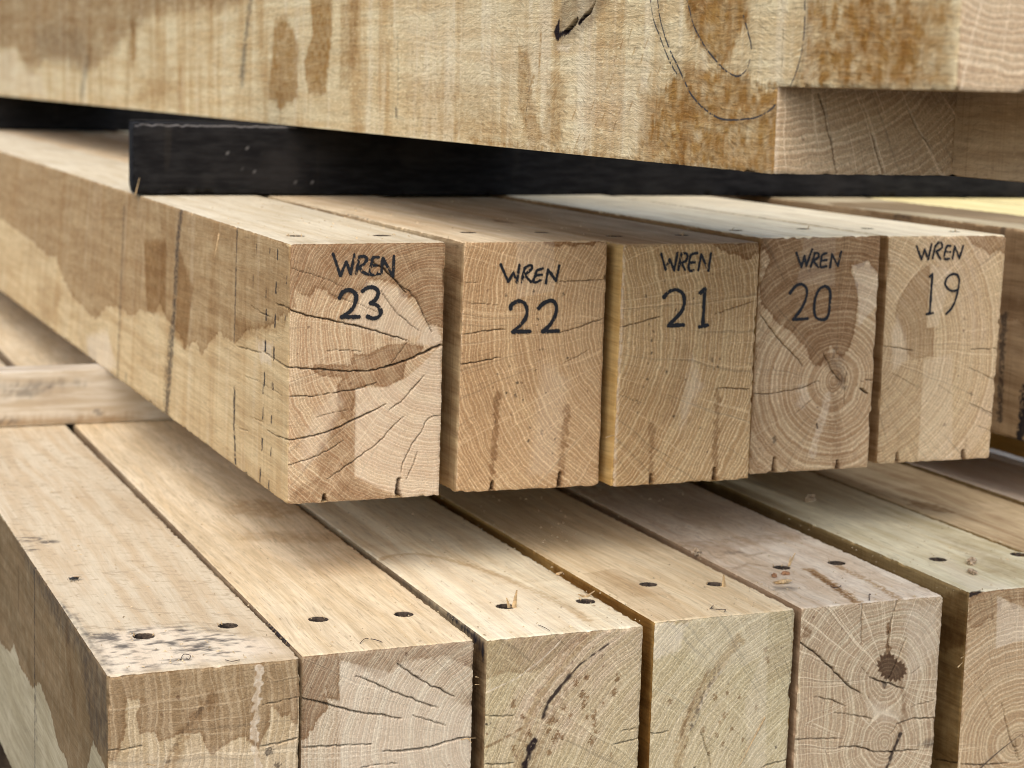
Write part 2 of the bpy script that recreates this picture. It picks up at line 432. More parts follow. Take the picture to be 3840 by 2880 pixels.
def raw_mesh(name, verts, faces, mat, parent=None, loc=None, smooth=False):
    me = bpy.data.meshes.new(name); me.from_pydata([tuple(map(float, v)) for v in verts], [], [tuple(map(int, f)) for f in faces]); me.update()
    if smooth: me.polygons.foreach_set('use_smooth', [True] * len(me.polygons))
    me.materials.append(mat)
    o = bpy.data.objects.new(name, me); COL.objects.link(o)
    if parent is not None: o.parent = parent
    if loc is not None: o.location = (loc[0], loc[1], loc[2] + (H if parent is None else 0))
    return o

def tag(o, label=None, cat=None, group=None, kind=None):
    for k, v in (('label', label), ('category', cat), ('group', group), ('kind', kind)):
        if v: o[k] = v
    return o

def lengths(L, fine, d0=.001, g=1.012):
    t = [0.0]; d = d0
    while t[-1] < L:
        t.append(t[-1] + d)
        if t[-1] > fine: d = min(d * g, .08)
    t[-1] = L
    return np.array(t)

def ringfield(A, B, pith, seed, second=None, ex=1.0):
    """ring radius (mm), arc length used for toothed stain borders, and the direction from the pith"""
    wx = (fbm(A / 40, B / 40, seed + 1, 3) - .5) * 8; wy = (fbm(A / 40, B / 40, seed + 2, 3) - .5) * 8
    dx = (A - pith[0]) * ex + wx; dy = B - pith[1] + wy
    r = np.hypot(dx, dy) + 1e-6
    c, s_ = dx / r, dy / r
    if second is not None:
        dx2 = A - second[0] + wx; dy2 = B - second[1] + wy; r2 = np.hypot(dx2, dy2) + 1e-6
        m = r2 < r
        c = np.where(m, dx2 / r2, c); s_ = np.where(m, dy2 / r2, s_)
        k = 10.0; r = -k * np.log(np.exp(-r / k) + np.exp(-r2 / k)) + 8
    rr = r + (fbm(A / 9, B / 9, seed + 5, 2) - .5) * 2.2
    return rr, np.arctan2(s_, c) * r, np.stack([rr, c, s_], -1)

def peg_hole(parent, org, x, y, ztop, rad, mats, seed, plug=0.02):
    """augered peg hole: torn rim, wall and bottom, origin-relative"""
    rng = np.random.default_rng(seed); n = 40
    th = np.linspace(0, 2 * math.pi, n, endpoint=False)
    rings = []
    ro = rad + .0016 + rng.random(n) * .0008; ri = rad * .97 + (rng.random(n) - .5) * .0007
    for r_, z in ((ro, -.00015), (ri * 1.02, -.0003), (ri, -.0008), (ri * .99, -.006), (ri * .97, -plug)):
        zz = z + (rng.random(n) - .4) * (.0002 if z > -.0004 else .0)
        rings.append(np.stack([x + np.cos(th) * r_, y + np.sin(th) * r_, ztop + zz + 0 * th], -1))
    V = list(np.vstack(rings)); F = []
    for k in range(len(rings) - 1):
        for i in range(n):
            j = (i + 1) % n; F.append((k * n + i, k * n + j, (k + 1) * n + j, (k + 1) * n + i))
    V.append((x, y, ztop - plug)); c = len(V) - 1; b = (len(rings) - 1) * n
    for i in range(n): F.append((b + i, b + (i + 1) % n, c))
    V = np.array(V) - org
    me = bpy.data.meshes.new('peg_hole'); me.from_pydata([tuple(v) for v in V], [], F); me.update()
    me.materials.append(mats[0]); me.materials.append(mats[1])
    for nm in ('ma', 'mb'):
        at = me.attributes.new(nm, 'FLOAT_COLOR', 'POINT'); at.data.foreach_set('color', np.zeros(len(V) * 4, np.float32))
    me.polygons.foreach_set('material_index', [0 if i < n else 1 for i in range(len(me.polygons))])
    o = bpy.data.objects.new('peg_hole', me); COL.objects.link(o); o.parent = parent
    # torn fibres standing at the rim
    for k in range(rng.integers(0, 3)):
        a = rng.uniform(.2, 2.6); p = np.array([x + math.cos(a) * rad * .95, y + math.sin(a) * rad * .95, ztop - .001]) - org
        splinter(o, p, (rng.uniform(-.5, .6), rng.uniform(-.3, .3), rng.uniform(.5, 1)), rng.uniform(.002, .005), rng.uniform(.0008, .0018), seed + k)
    return o

def splinter(parent, p, d, L, wd, seed, mat=None, name='splinter'):
    rng = np.random.default_rng(seed); d = np.array(d, float); d /= np.linalg.norm(d)
    s_ = np.cross(d, (.3, .9, .2)); s_ /= np.linalg.norm(s_); u = np.cross(d, s_)
    V = []; F = []; n = 5; bend = rng.uniform(-.25, .25)
    for i in range(n):
        t = i / (n - 1); c = np.array(p) + d * L * t + u * bend * L * t * t; w_ = wd * (1 - .75 * t)
        V += [c - s_ * w_ / 2, c + u * w_ * .3, c + s_ * w_ / 2, c - u * w_ * .3]
    for i in range(n - 1):
        for k in range(4):
            j = (k + 1) % 4; F.append((i * 4 + k, i * 4 + j, i * 4 + 4 + j, i * 4 + 4 + k))
    F += [(3, 2, 1, 0), (n * 4 - 4, n * 4 - 3, n * 4 - 2, n * 4 - 1)]
    return raw_mesh(name, V, F, mat or MAT['splinter'], parent, None)

def timber(name, front, yf, L, mats, seed, pith, slope=(0, 0), marks=None, holes=(), fine=.45, step=.8, sides='TL', wear=.0012,
           second=None, ex=1.0, label='', cat='beam', group=None, ytop=None):
    """a sawn beam. front = BL, BR, TR, TL corners (x, z); slope = sideways drift per metre at bottom and top"""
    marks = marks or {}
    BL, BR, TR, TL = [np.array(c, float) for c in front]
    def pos(u, v, t):
        u, v, t = np.broadcast_arrays(u, v, t)
        xz = ((1 - u) * (1 - v))[..., None] * BL + (u * (1 - v))[..., None] * BR + (u * v)[..., None] * TR + ((1 - u) * v)[..., None] * TL
        dx = slope[0] * (1 - v) + slope[1] * v
        return np.stack([xz[..., 0] + dx * t, yf + t, xz[..., 1]], -1)
    org = np.array([BL[0], yf, BL[1]])
    W, Hh = np.linalg.norm(BR - BL), np.linalg.norm(TL - BL)
    c3 = lambda c: (c[0], yf, c[1])
    def far(c, s_): return (c[0] + s_ * L, yf + L, c[1])
    ar = [(c3(BL), c3(TL), (.6, .6, 0), wear), (c3(BR), c3(TR), (-.6, .6, 0), wear), (c3(TL), c3(TR), (0, .5, -.6), wear), (c3(BL), c3(BR), (0, .5, .6), wear),
          (c3(TL), far(TL, slope[1]), (.6, 0, -.6), wear), (c3(TR), far(TR, slope[1]), (-.6, 0, -.6), wear), (c3(BL), far(BL, slope[0]), (.6, 0, .6), wear)]
    ms = Mesh(org, seed, ar)
    # front
    nu, nv = int(W * 1000 / step) + 1, int(Hh * 1000 / step) + 1
    u, v = np.meshgrid(np.linspace(0, 1, nu), np.linspace(0, 1, nv))
    P = pos(u, v, u * 0)
    pl = Plane((BL[0], yf, BL[1]), (1, 0, 0), (0, 0, 1))
    A, B = (P[..., 0] - BL[0]) * 1000, (P[..., 2] - BL[1]) * 1000
    pm = pl.mm(*pith); sm = pl.mm(*second) if second else None
    rr, arc, G = ringfield(A, B, pm, seed, sm, ex)
    M, disp = apply_marks(pl, A, B, marks.get('front', []), seed, (rr, arc))
    P[..., 1] += disp / 1000 + (fbm(A / 30, B / 30, seed, 2) - .5) * .0006
    ms.grid(P, 0, M, G)
    # top
    t = lengths(L, fine); nu = int(W * 1000 / 1.1) + 1
    def along(kind):
        if kind == 'T':
            uu, tt = np.meshgrid(np.linspace(0, 1, nu), t); return uu, np.ones_like(uu), tt
        if kind == 'L':
            tt, vv = np.meshgrid(t, np.linspace(0, 1, nv)); return np.zeros_like(tt), vv, tt
        if kind == 'R':
            tt, vv = np.meshgrid(np.linspace(0, L, 60), np.linspace(0, 1, 24)); return np.ones_like(tt), vv, tt
        uu, tt = np.meshgrid(np.linspace(0, 1, 24), np.linspace(0, L, 60)); return uu, np.zeros_like(uu), tt
    u, v, tt = along('T'); P = pos(u, v, tt)
    pl = Plane((TL[0], yf, TL[1]), (TR[0] - TL[0], 0, TR[1] - TL[1]), (slope[1], 1, 0))
    A = u * W * 1000; B = tt * 1000
    M, disp = apply_marks(pl, A, B, marks.get('top', []), seed + 3)
    P[..., 2] -= disp / 1000 - (fbm(A / 60, B / 200, seed + 8, 2) - .5) * .0003
    keep = np.ones((P.shape[0] - 1, P.shape[1] - 1), bool); hs = []
    for (crop, hx, hy, hr) in holes:
        a, b = pl.pts(crop, [(hx, hy)])[0]
        cx_ = (A[:-1, :-1] + A[1:, 1:]) / 2; cy_ = (B[:-1, :-1] + B[1:, 1:]) / 2
        keep &= np.hypot(cx_ - a, cy_ - b) > hr * 1.08 + .3
        hs.append((a, b, hr))
    ms.grid(P, 1, M, None, keep)
    u, v, tt = along('L') if 'L' in sides else (None,) * 3
    if u is None:
        tt, v = np.meshgrid(np.r_[0, .002, np.linspace(.01, L, 60)], np.linspace(0, 1, 24)); u = np.zeros_like(tt)
    P = pos(u, v, tt); pl2 = Plane((BL[0], yf, BL[1]), ((slope[0] + slope[1]) / 2, 1, 0), (TL[0] - BL[0], 0, TL[1] - BL[1]))
    M, disp = apply_marks(pl2, tt * 1000, v * Hh * 1000, marks.get('left', []), seed + 5)
    P[..., 0] += disp / 1000
    ms.grid(P, 2, M, None, None, True)
    u, v, tt = along('R'); ms.grid(pos(u, v, tt), 2)
    u, v, tt = along('B'); ms.grid(pos(u, v, tt), 2, None, None, None, True)
    u, v = np.meshgrid(np.linspace(0, 1, 12), np.linspace(0, 1, 12)); P = pos(u, v, u * 0 + L)
    A, B = (P[..., 0] - BL[0]) * 1000, (P[..., 2] - BL[1]) * 1000
    ms.grid(P, 0, None, ringfield(A, B, pm, seed, sm, ex)[2], None, True)
    o = ms.build(name, mats)
    tag(o, label, cat, group, 'thing')
    for i, (a, b, hr) in enumerate(hs):
        p = pos(np.array(a / 1000 / W), np.array(1.0), np.array(b / 1000))
        peg_hole(o, org, p[0], p[1], p[2], hr * 1.08 / 1000, (mats[1], MAT['hole']), seed * 10 + i)
    return o, org

def catmull(pts, n=10):
    pts = np.array(pts, float)
    if len(pts) < 3: return pts
    P = np.vstack([2 * pts[0] - pts[1], pts, 2 * pts[-1] - pts[-2]]); out = []
    for i in range(1, len(P) - 2):
        for k in range(n):
            t = k / n; p0, p1, p2, p3 = P[i - 1:i + 3]
            out.append(.5 * (2 * p1 + (p2 - p0) * t + (2 * p0 - 5 * p1 + 4 * p2 - p3) * t * t + (3 * p1 - p0 - 3 * p2 + p3) * t ** 3))
    out.append(P[-2]); return np.array(out)

def inked(name, parent, org, pl, crop, strokes, width, mat, lift, cell=.28, dry=.25, seed=0, label=None, dash=0.0):
    """marker strokes drawn on a face: a fine skin of ink cells with ragged, dry-streaked edges"""
    polys = []
    for st in strokes:
        smooth = not (isinstance(st, tuple) and st[0] == 'L'); pts = st[1] if isinstance(st, tuple) else st
        pp = pl.pts(crop, pts); polys.append(catmull(pp) if smooth else pp)
    al = np.vstack(polys); lo = al.min(0) - width; hi = al.max(0) + width
    a, b = np.meshgrid(np.arange(lo[0], hi[0], cell), np.arange(lo[1], hi[1], cell))
    d = np.full(a.shape, 1e9)
    for k, pp in enumerate(polys):
        dd, t = polydist(a, b, pp)
        dd = dd - (vn(t * 9, t * 0 + k, seed + k) - .5) * width * .16
        d = np.minimum(d, dd)
    d += (vn(a / .5, b / .5, seed + 4) - .5) * width * .22
    st = vn((a * .8 + b * .35) / .55, (b * .9 - a * .3) / 3.2, seed + 7) * .6 + vn(a / 5, b / 5, seed + 8) * .4
    on = (d < width / 2) & ~((st > 1 - dry) & (d > -1e3))
    if dash: on &= vn(a / 2.2, b / 2.2, seed + 11) > dash
    keep = on[:-1, :-1] & on[1:, 1:]
    P = pl.O + (a[..., None] * pl.U + b[..., None] * pl.V) / 1000 + lift
    idx = np.arange(a.size).reshape(a.shape)
    q = np.stack([idx[:-1, :-1], idx[:-1, 1:], idx[1:, 1:], idx[1:, :-1]], -1)[keep]
    us, inv = np.unique(q, return_inverse=True); V = P.reshape(-1, 3)[us] - org
    o = raw_mesh(name, V, inv.reshape(-1, 4), mat, parent, None)
    if label: o['label'] = label
    return o

def box_mesh(name, lo, hi, mat, seed, label, cat, group=None, kind=None, wear=.0015, step=6.0, drift=0.0, marks=None, matidx=None):
    """plain sawn stick: all six faces as grids with worn arrises; lo/hi corners relative to the eye"""
    lo = np.array(lo, float); hi = np.array(hi, float)
    X, Y, Z = [(lo[i], hi[i]) for i in range(3)]
    ar = []
    for y, sy_ in ((Y[0], 1), (Y[1], -1)):
        for z, sz in ((Z[0], 1), (Z[1], -1)):
            ar.append(((X[0], y, z), (X[1], y, z), (0, sy_ * .6, sz * .6), wear))
    for x, sx in ((X[0], 1), (X[1], -1)):
        for z, sz in ((Z[0], 1), (Z[1], -1)): ar.append(((x, Y[0], z), (x, Y[1], z), (sx * .6, 0, sz * .6), wear))
        for y, sy_ in ((Y[0], 1), (Y[1], -1)): ar.append(((x, y, Z[0]), (x, y, Z[1]), (sx * .6, sy_ * .6, 0), wear))
    ms = Mesh(lo, seed, ar, wear)
    def g2(a, b): 
        na = max(2, min(900, int((a[1] - a[0]) * 1000 / step) + 1)); nb = max(2, min(900, int((b[1] - b[0]) * 1000 / step) + 1))
        return np.meshgrid(np.linspace(*a, na), np.linspace(*b, nb))
    def put(P, m=None, fl=False, mi=0): ms.grid(P, mi, m, None, None, fl)
    x, z = g2(X, Z)
    fm = None
    if marks:
        pl = Plane((lo[0], lo[1], lo[2]), (1, 0, 0), (0, 0, 1))
        fm, _ = apply_marks(pl, (x - lo[0]) * 1000, (z - lo[2]) * 1000, marks, seed)
    put(np.stack([x, x * 0 + Y[0], z], -1), fm)
    put(np.stack([x, x * 0 + Y[1], z], -1), None, True)
    x, y = g2(X, Y); put(np.stack([x, y, x * 0 + Z[1]], -1)); put(np.stack([x, y, x * 0 + Z[0]], -1), None, True)
    y, z = g2(Y, Z); put(np.stack([y * 0 + X[0], y, z], -1), None, True); put(np.stack([y * 0 + X[1], y, z], -1))
    o = ms.build(name, [mat]); tag(o, label, cat, group, kind)
    return o

MAT = {}
MAT['hole'] = simple_mat('peg hole wood', (96, 80, 64), .8, .5, 300, .5)  # wall colour darkened to stand in for shade inside the holes
MAT['splinter'] = simple_mat('splinter wood', (216, 182, 132), .7, .25, 300, .2)
MAT['ink'] = simple_mat('marker ink', (27, 28, 33), .45, .45, 900, .2, .4)
MAT['pencil'] = simple_mat('pencil lead', (62, 58, 56), .6, .35, 900, .2, .3)

#@@SCENE
# ------------------------------------------------------------------ the yard
g = NG("yard ground")
ob = g.node("ShaderNodeTexCoord").outputs['Object']
n1 = g.noise(ob, 3.0, 5.0, .6); n2 = g.noise(ob, 60.0, 4.0, .7)
c = g.mix(g.ramp(n1, .35, .65), srgb(112, 106, 96), srgb(88, 82, 74)); c = g.mix(g.math('MULTIPLY', g.ramp(n2, .5, .7), .5), c, srgb(120, 112, 100))
g.finish(c, .9, n2, .8, .01)
gv = [(-60, -60, 0), (60, -60, 0), (60, 60, 0), (-60, 60, 0)]
o = raw_mesh('ground', gv, [(0, 1, 2, 3)], g.m); o['kind'] = 'structure'

Z0, ZL, ZT = -.3698, -.4408, -.1388        # underside of the marked row, top of the lower row, top of the marked row

LG = {}
def lg(key, **kw): LG[key] = long_grain('oak face ' + key, **kw); return LG[key]
def eg(key, **kw): return end_grain('oak end ' + key, **kw)

R_, S_, K_ = region, streak, crack
# ---- marked row ---------------------------------------------------------------------------------
m23 = dict(front=[
    R_('stain', 'k1', [(262, 160), (1116, 145), (1108, 620), (1062, 604), (1030, 615), (985, 530), (945, 455), (880, 460), (840, 385), (770, 365), (700, 360), (688, 400), (620, 428), (560, 470), (500, 462), (470, 420), (410, 405), (382, 455), (330, 440), (300, 420), (303, 510), (255, 530)], .85, .5, 1.6, .35),
    R_('stain', 'k1', [(385, 850), (402, 815), (600, 820), (612, 762), (700, 760), (790, 710), (900, 700), (990, 722), (975, 760), (900, 800), (880, 895), (800, 940), (700, 932), (625, 945), (612, 1100), (550, 1118), (522, 1000), (520, 930), (562, 888), (440, 885)], .85, .4, 1.4, .3),
    R_('stain', 'k1', [(612, 900), (618, 1430), (760, 1500), (850, 1545), (700, 1570), (255, 1590), (265, 1500), (420, 1430), (420, 1280), (500, 1090), (560, 1000)], .6, 3.5, 2.0, .6),
    R_('pale', 'k1', [(625, 945), (790, 940), (900, 890), (1000, 800), (1100, 700), (1085, 1525), (900, 1540), (760, 1490), (618, 1420)], .55, .5, .5, .3),
    R_('pale', 'k1', [(690, 375), (860, 400), (960, 540), (1050, 650), (880, 690), (560, 600), (640, 470)], .5, 3.0, 2),
    R_('pale', 'k1', [(1000, 610), (1060, 610), (1100, 690), (1060, 720), (960, 700)], .7, 2.0, 1),
    R_('pale', 'k1', [(400, 1090), (520, 950), (560, 1020), (450, 1280), (330, 1400), (330, 1250)], .35, 4.0, 2),
    S_('stain', 'k1', [(625, 830), (622, 1100), (616, 1400)], 2.0, .5, .6),
    K_('k1', [(190, 490), (270, 522), (390, 560), (600, 600), (780, 650), (905, 685)], 1.5, 6),
    K_('k1', [(255, 832), (400, 843), (560, 855), (700, 852), (800, 830), (900, 795)], 1.4, 5), K_('k1', [(780, 832), (900, 795), (1000, 750), (1080, 715), (1112, 712)], 2.2, 8),
    K_('k1', [(255, 990), (400, 990), (520, 970), (640, 950), (740, 915)], 1.0), K_('k1', [(255, 1228), (290, 1222), (400, 1205), (520, 1165), (610, 1120), (700, 1080), (790, 1030)], 1.4, 6),
    K_('k1', [(255, 1365), (400, 1320), (480, 1280), (560, 1230)], .8), K_('k1', [(470, 1440), (600, 1350), (740, 1250), (830, 1150), (890, 1095)], .9),
    K_('k1', [(800, 1070), (870, 1020), (940, 940), (1000, 875)], .9), K_('k1', [(700, 250), (780, 300), (850, 370), (900, 430)], 1.5, 6), K_('k1', [(880, 400), (920, 420), (960, 480), (1000, 560), (1040, 640)], .9),
    K_('k1', [(865, 1450), (880, 1350), (930, 1250), (980, 1180), (1010, 1120), (1050, 1095), (1092, 1098)], .9), K_('k1', [(900, 1440), (940, 1350), (960, 1290)], .7),
    K_('k1', [(470, 740), (560, 742), (660, 750)], .6), K_('k1', [(760, 420), (860, 550), (970, 640)], .7), K_('k1', [(480, 430), (640, 490), (780, 550)], .5), K_('k1', [(820, 810), (860, 760), (910, 690)], .5),
    K_('k1', [(280, 300), (430, 340), (560, 400)], .5), K_('k1', [(410, 1105), (520, 1075), (600, 1060)], .5),
    notch('k1', [(858, 1440), (852, 1500), (862, 1545)], 4.6), notch('k1', [(458, 1528), (460, 1575)], 5.5)],
    left=[R_('stain', 'c3', [(-400, -900), (-400, -250), (0, -140), (200, 0), (300, 90), (360, 110), (420, 250), (480, 360), (520, 400), (600, 480), (630, 500), (700, 420), (780, 440), (850, 490), (900, 440), (990, 480), (1020, 400), (1060, 500), (1120, 560), (1170, 640), (1180, 700), (1250, 640), (1290, 740), (1340, 650), (1400, 580), (1430, 620), (1500, 660), (1560, 590), (1620, 570), (1700, 560), (1780, 500), (1850, 470), (1860, 40), (1480, -150), (800, -400)], .82, 1.2, 3.5, .3),
          R_('ochre', 'c3', [(1130, 60), (1230, 300), (1190, 700), (1120, 620)], .6, 5, 3), R_('ochre', 'c3', [(900, 0), (1050, 0), (1060, 480), (940, 450)], .65, 5, 3, .3), R_('ochre', 'c3', [(260, 280), (420, 340), (360, 560), (290, 480)], .25, 6, 3),
          R_('pale', 'c3', [(580, 620), (700, 580), (770, 800), (700, 880), (610, 800)], .7, 8, 4), R_('pale', 'c3', [(1640, 640), (1740, 660), (1730, 800), (1660, 780)], .6, 3, 3, .5),
          R_('ochre', 'c3', [(1500, 500), (1700, 520), (1830, 480), (1820, 560), (1700, 600), (1500, 660)], .4, 3, 3, .5),
          S_('ink', 'c3', [(765, -200), (768, 0), (775, 500), (780, 900)], 10, .42, 4, .4), S_('ink', 'c3', [(1150, -320), (1120, 0), (1110, 500), (1100, 700), (1085, 1100)], 15, .75, 5, .4), S_('ink', 'c3', [(1100, 600), (1080, 900), (1080, 1100)], 26, .65, 7, .7),
          S_('ink', 'c3', [(1505, -120), (1500, 200), (1494, 640)], 3.6, .75, 1.2, .3), S_('ink', 'c3', [(1500, 950), (1500, 1200), (1512, 1420)], 5.5, .95, 1.2, .4), S_('ink', 'c3', [(830, 860), (835, 960)], 8, .35, 4)]
         + [S_('ink', 'p', [(x, a), (x - 2, b)], w_ * 1.7, .95, .5, .3) for x, a, b, w_ in ((300, 70, 116, 2.2), (290, 270, 326, 2.2), (230, 440, 492, 2.4), (285, 475, 537, 2.6), (358, 230, 266, 1.2), (225, 640, 692, 2.8), (278, 680, 742, 2.4), (220, 840, 892, 2.4), (212, 900, 950, 1.8), (268, 890, 930, 1.4), (276, 896, 930, 1.2), (212, 1045, 1106, 2.2), (264, 1095, 1131, 1.6), (208, 1240, 1302, 2.2), (262, 1295, 1336, 1.6), (197, 1430, 1502, 2.6), (350, 470, 496, 1.6), (250, 50, 82, 1.2), (165, 30, 90, 1.0), (228, 300, 350, 1.2), (145, 220, 300, .9), (250, 1500, 1550, 1.6))]
         + [K_('p', [(285, 396), (340, 412), (395, 440)], 1.6, 5), K_('p', [(210, 695), (280, 740), (350, 790), (395, 802)], 1.5, 5), K_('p', [(40, 660), (130, 685), (200, 705)], 1.0), K_('p', [(235, 1185), (300, 1222), (370, 1248)], 1.4, 5),
            K_('p', [(55, 1168), (120, 1190)], .8), K_('p', [(135, 1105), (210, 1130)], .8), K_('p', [(130, 410), (210, 460), (260, 480)], .7), K_('p', [(100, 850), (180, 880), (330, 970)], .5)],
    top=[S_('ink', 'z5', [(360, 214), (600, 219), (900, 220), (1060, 222)], 3.5, .6, 1.2, .95), R_('stain', 'z5', [(700, 330), (1560, 320), (1570, 350), (720, 352)], .25, 4, 3, .5)])
e23 = eg('mahogany stained', base=(204, 176, 142), late=(176, 138, 104), tint=(206, 180, 150), spacing=2.9, contrast=.85, rays=.45, seed=1.3, saw=.45, sawang=.5)
s23 = lg('gold sawn', base=(218, 190, 144), dark=(200, 168, 122), saw=.35, tear=.4, band=.35, blotch=.2, seed=2.1)
t23 = lg('bleached top', base=(216, 202, 174), dark=(202, 184, 152), saw=.25, blotch=.25, seed=3.1, fibre=.7)
b23, o23 = timber('oak_beam', [(.4597, -.3698), (.6026, -.3694), (.6034, -.1386), (.4599, -.1394)], 1.5946, 4.6, (e23, t23, s23), 23, (1642, 1262), (-.004, .012), m23,
                  [('k1', 300, 122, 8), ('k1', 765, 120, 8)], label='oak beam end marked WREN 23 with black saw dashes down its left side', group='marked beams in the middle row')
m22 = dict(front=[
    R_('stain', 'k2', [(50, 200), (56, 235), (100, 252), (140, 256), (170, 238), (210, 256), (270, 240), (330, 250), (345, 225), (408, 218), (408, 195)], 1.0, .4, 1.2),
    S_('stain', 'k1', [(1395, 980), (1385, 1100), (1380, 1200), (1368, 1350), (1362, 1470)], 4.5, .75, .9, 0, 1.2), S_('stain', 'k1', [(1770, 1060), (1758, 1180), (1748, 1300), (1735, 1440)], 5.5, .65, 1.2, 0, 1.2), R_('stain', 'k1', [(1480, 560), (1620, 640), (1640, 1000), (1500, 1000)], .18, 8, 4),
    R_('pale', 'k1', [(1495, 140), (1700, 150), (1700, 420), (1495, 460)], .25, .8, .5), R_('pale', 'k1', [(1640, 800), (1780, 900), (1700, 1400), (1560, 1420)], .25, 6, 4), R_('ochre', 'k1', [(1180, 700), (1400, 700), (1420, 1400), (1160, 1500)], .22, 14, 5),
    R_('ochre', 'k1', [(1210, 150), (1380, 150), (1380, 420), (1200, 560)], .18, 14, 5),
    S_('pale', 'k1', [(1204, 160), (1188, 700), (1162, 1510)], 2.4, .5, .8, .5),
    K_('k1', [(1180, 657), (1260, 650), (1340, 635), (1460, 625)], .9), K_('k1', [(1168, 818), (1260, 808), (1330, 795), (1410, 780)], 1.1), K_('k2', [(130, 720), (250, 690), (330, 655), (400, 636)], 1.0), K_('k2', [(130, 444), (190, 440), (300, 435), (406, 427)], .9),
    K_('k2', [(160, 885), (240, 845), (310, 805)], .6), K_('k1', [(1220, 485), (1400, 495)], .5), K_('k1', [(1205, 375), (1290, 376)], .5),
    dots('rot', 'k1', [(1606, 540), (1612, 572), (1608, 606), (1612, 640), (1750, 440), (1435, 438), (1442, 445), (1460, 828), (1755, 710), (1395, 870), (1500, 918), (1440, 970), (1655, 968), (1490, 985), (1570, 1160), (1706, 1222), (1635, 735), (1775, 830), (1560, 1230), (1690, 1300), (1380, 1130), (1600, 850), (1770, 780), (1590, 420), (1530, 1010)], 1.5, .75),
    notch('k1', [(1366, 1455), (1362, 1520)], 4.6), notch('k1', [(1732, 1408), (1728, 1500)], 5.0)],
    left=[R_('stain', 'k1', [(1100, 150), (1210, 150), (1190, 700), (1090, 700)], .45, 5, 3, .6)],
    top=[S_('ink', 'z5', [(1010, 172), (1060, 185), (1150, 210), (1230, 235), (1330, 262)], 5, .75, 2, .8), R_('stain', 'z5', [(1840, 205), (2150, 235), (2150, 245), (1860, 225)], .9, 3, 3, .5), R_('stain', 'z5', [(1300, 130), (2000, 200), (2000, 235), (1500, 190)], .25, 8, 4)])
e22 = eg('honey arcs', base=(200, 166, 126), late=(178, 140, 102), tint=(196, 160, 124), spacing=3.4, contrast=1.15, rays=.45, seed=4.2, saw=.2, rayk=46)
s22 = lg('grey sawn', base=(190, 164, 124), dark=(158, 128, 92), saw=.8, tear=.3, blotch=.6, seed=5.2)
t22 = lg('cream top', base=(222, 200, 164), dark=(204, 174, 134), saw=.3, blotch=.4, seed=6.1)
b22, o22 = timber('oak_beam', [(.6196, -.3690), (.7641, -.3703), (.7647, -.1387), (.6222, -.1391)], 1.5983, 4.6, (e22, t22, s22), 22, (2560, 1180), (0, 0), m22,
                  [('k1', 1238, 103, 8), ('k1', 1640, 103, 7)], sides='TL', label='oak beam end marked WREN 22, pale arcs and two brown drips above bottom slots', group='marked beams in the middle row')
m21 = dict(front=[
    R_('stain', 'k2', [(975, 225), (980, 242), (1010, 268), (1040, 280), (1060, 300), (1080, 292), (1110, 300), (1145, 325), (1175, 320), (1200, 287), (1232, 300), (1235, 222)], .95, .4, 1.2),
    S_('stain', 'k2', [(995, 1040), (998, 1150), (988, 1300), (985, 1460)], 4.8, .65, 1.0, 0, 1.2), S_('stain', 'k2', [(640, 1215), (642, 1260)], 7.0, .55, 1.0), S_('stain', 'k2', [(640, 1240), (640, 1350), (636, 1400), (640, 1490)], 3.6, .6, 1.0, 0, 1.4),
    S_('pale', 'k2', [(490, 235), (476, 700), (455, 1100), (436, 1560)], 3.0, .6, .8, .5),
    R_('ochre', 'k2', [(480, 900), (760, 1000), (640, 1540), (430, 1540)], .25, 14, 5), R_('ochre', 'k2', [(950, 330), (1200, 350), (1180, 640), (960, 640)], .22, 14, 5), R_('stain', 'k2', [(780, 750), (860, 800), (800, 1200), (700, 1200)], .25, 6, 5), R_('pale', 'k2', [(860, 850), (920, 1000), (800, 1250), (800, 1150)], .4, 5, 5),
    K_('k2', [(465, 691), (550, 670), (620, 650), (700, 628)], 1.1), K_('k2', [(980, 620), (1100, 580), (1200, 550)], .8), K_('k2', [(1000, 1015), (1080, 1020), (1178, 1022)], 1.1), K_('k2', [(445, 1042), (540, 1080), (610, 1098)], .5),
    dots('rot', 'k2', [(628, 675), (650, 712), (640, 762), (620, 886), (825, 970), (618, 970), (598, 1012), (560, 1085), (565, 1100), (563, 1152), (607, 1075), (760, 1168), (905, 1238), (978, 915), (998, 900), (598, 1365), (940, 1365), (712, 440), (868, 532), (770, 590), (610, 520), (800, 700), (640, 830), (720, 930), (1010, 860)], 1.4, .7),
    S_('rot', 'k2', [(968, 850), (970, 885)], 2.0, .5, .5, .5), notch('k2', [(637, 1488), (640, 1560)], 4.6), notch('k2', [(982, 1455), (980, 1530)], 5.2)],
    top=[R_('ochre', 'k2', [(-100, 20), (200, 40), (1228, 215), (1228, 240), (700, 170)], .25, 14, 5), S_('ochre', 'k2', [(100, 60), (700, 150), (1200, 200)], 9, .4, 4)])
e21 = eg('honey bands', base=(202, 170, 128), late=(180, 142, 100), tint=(196, 164, 122), spacing=3.8, contrast=1.15, rays=.45, seed=8.4, saw=.15, rayk=44)
s21 = lg('tan planed', base=(204, 168, 110), dark=(184, 146, 88), saw=.3, blotch=.3, seed=9.2)
t21 = lg('tan top', base=(222, 194, 152), dark=(196, 160, 116), saw=.2, blotch=.5, seed=10.1)
b21, o21 = timber('oak_beam', [(.7722, -.3697), (.9186, -.3700), (.9193, -.1403), (.7745, -.1412)], 1.5863, 4.6, (e21, t21, s21), 21, (1800, 1235), (0, 0), m21,
                  [('k2', 440, 195, 8), ('k2', 810, 190, 7)], label='oak beam end marked WREN 21 with scalloped brown stain in its top right corner', group='marked beams in the middle row')
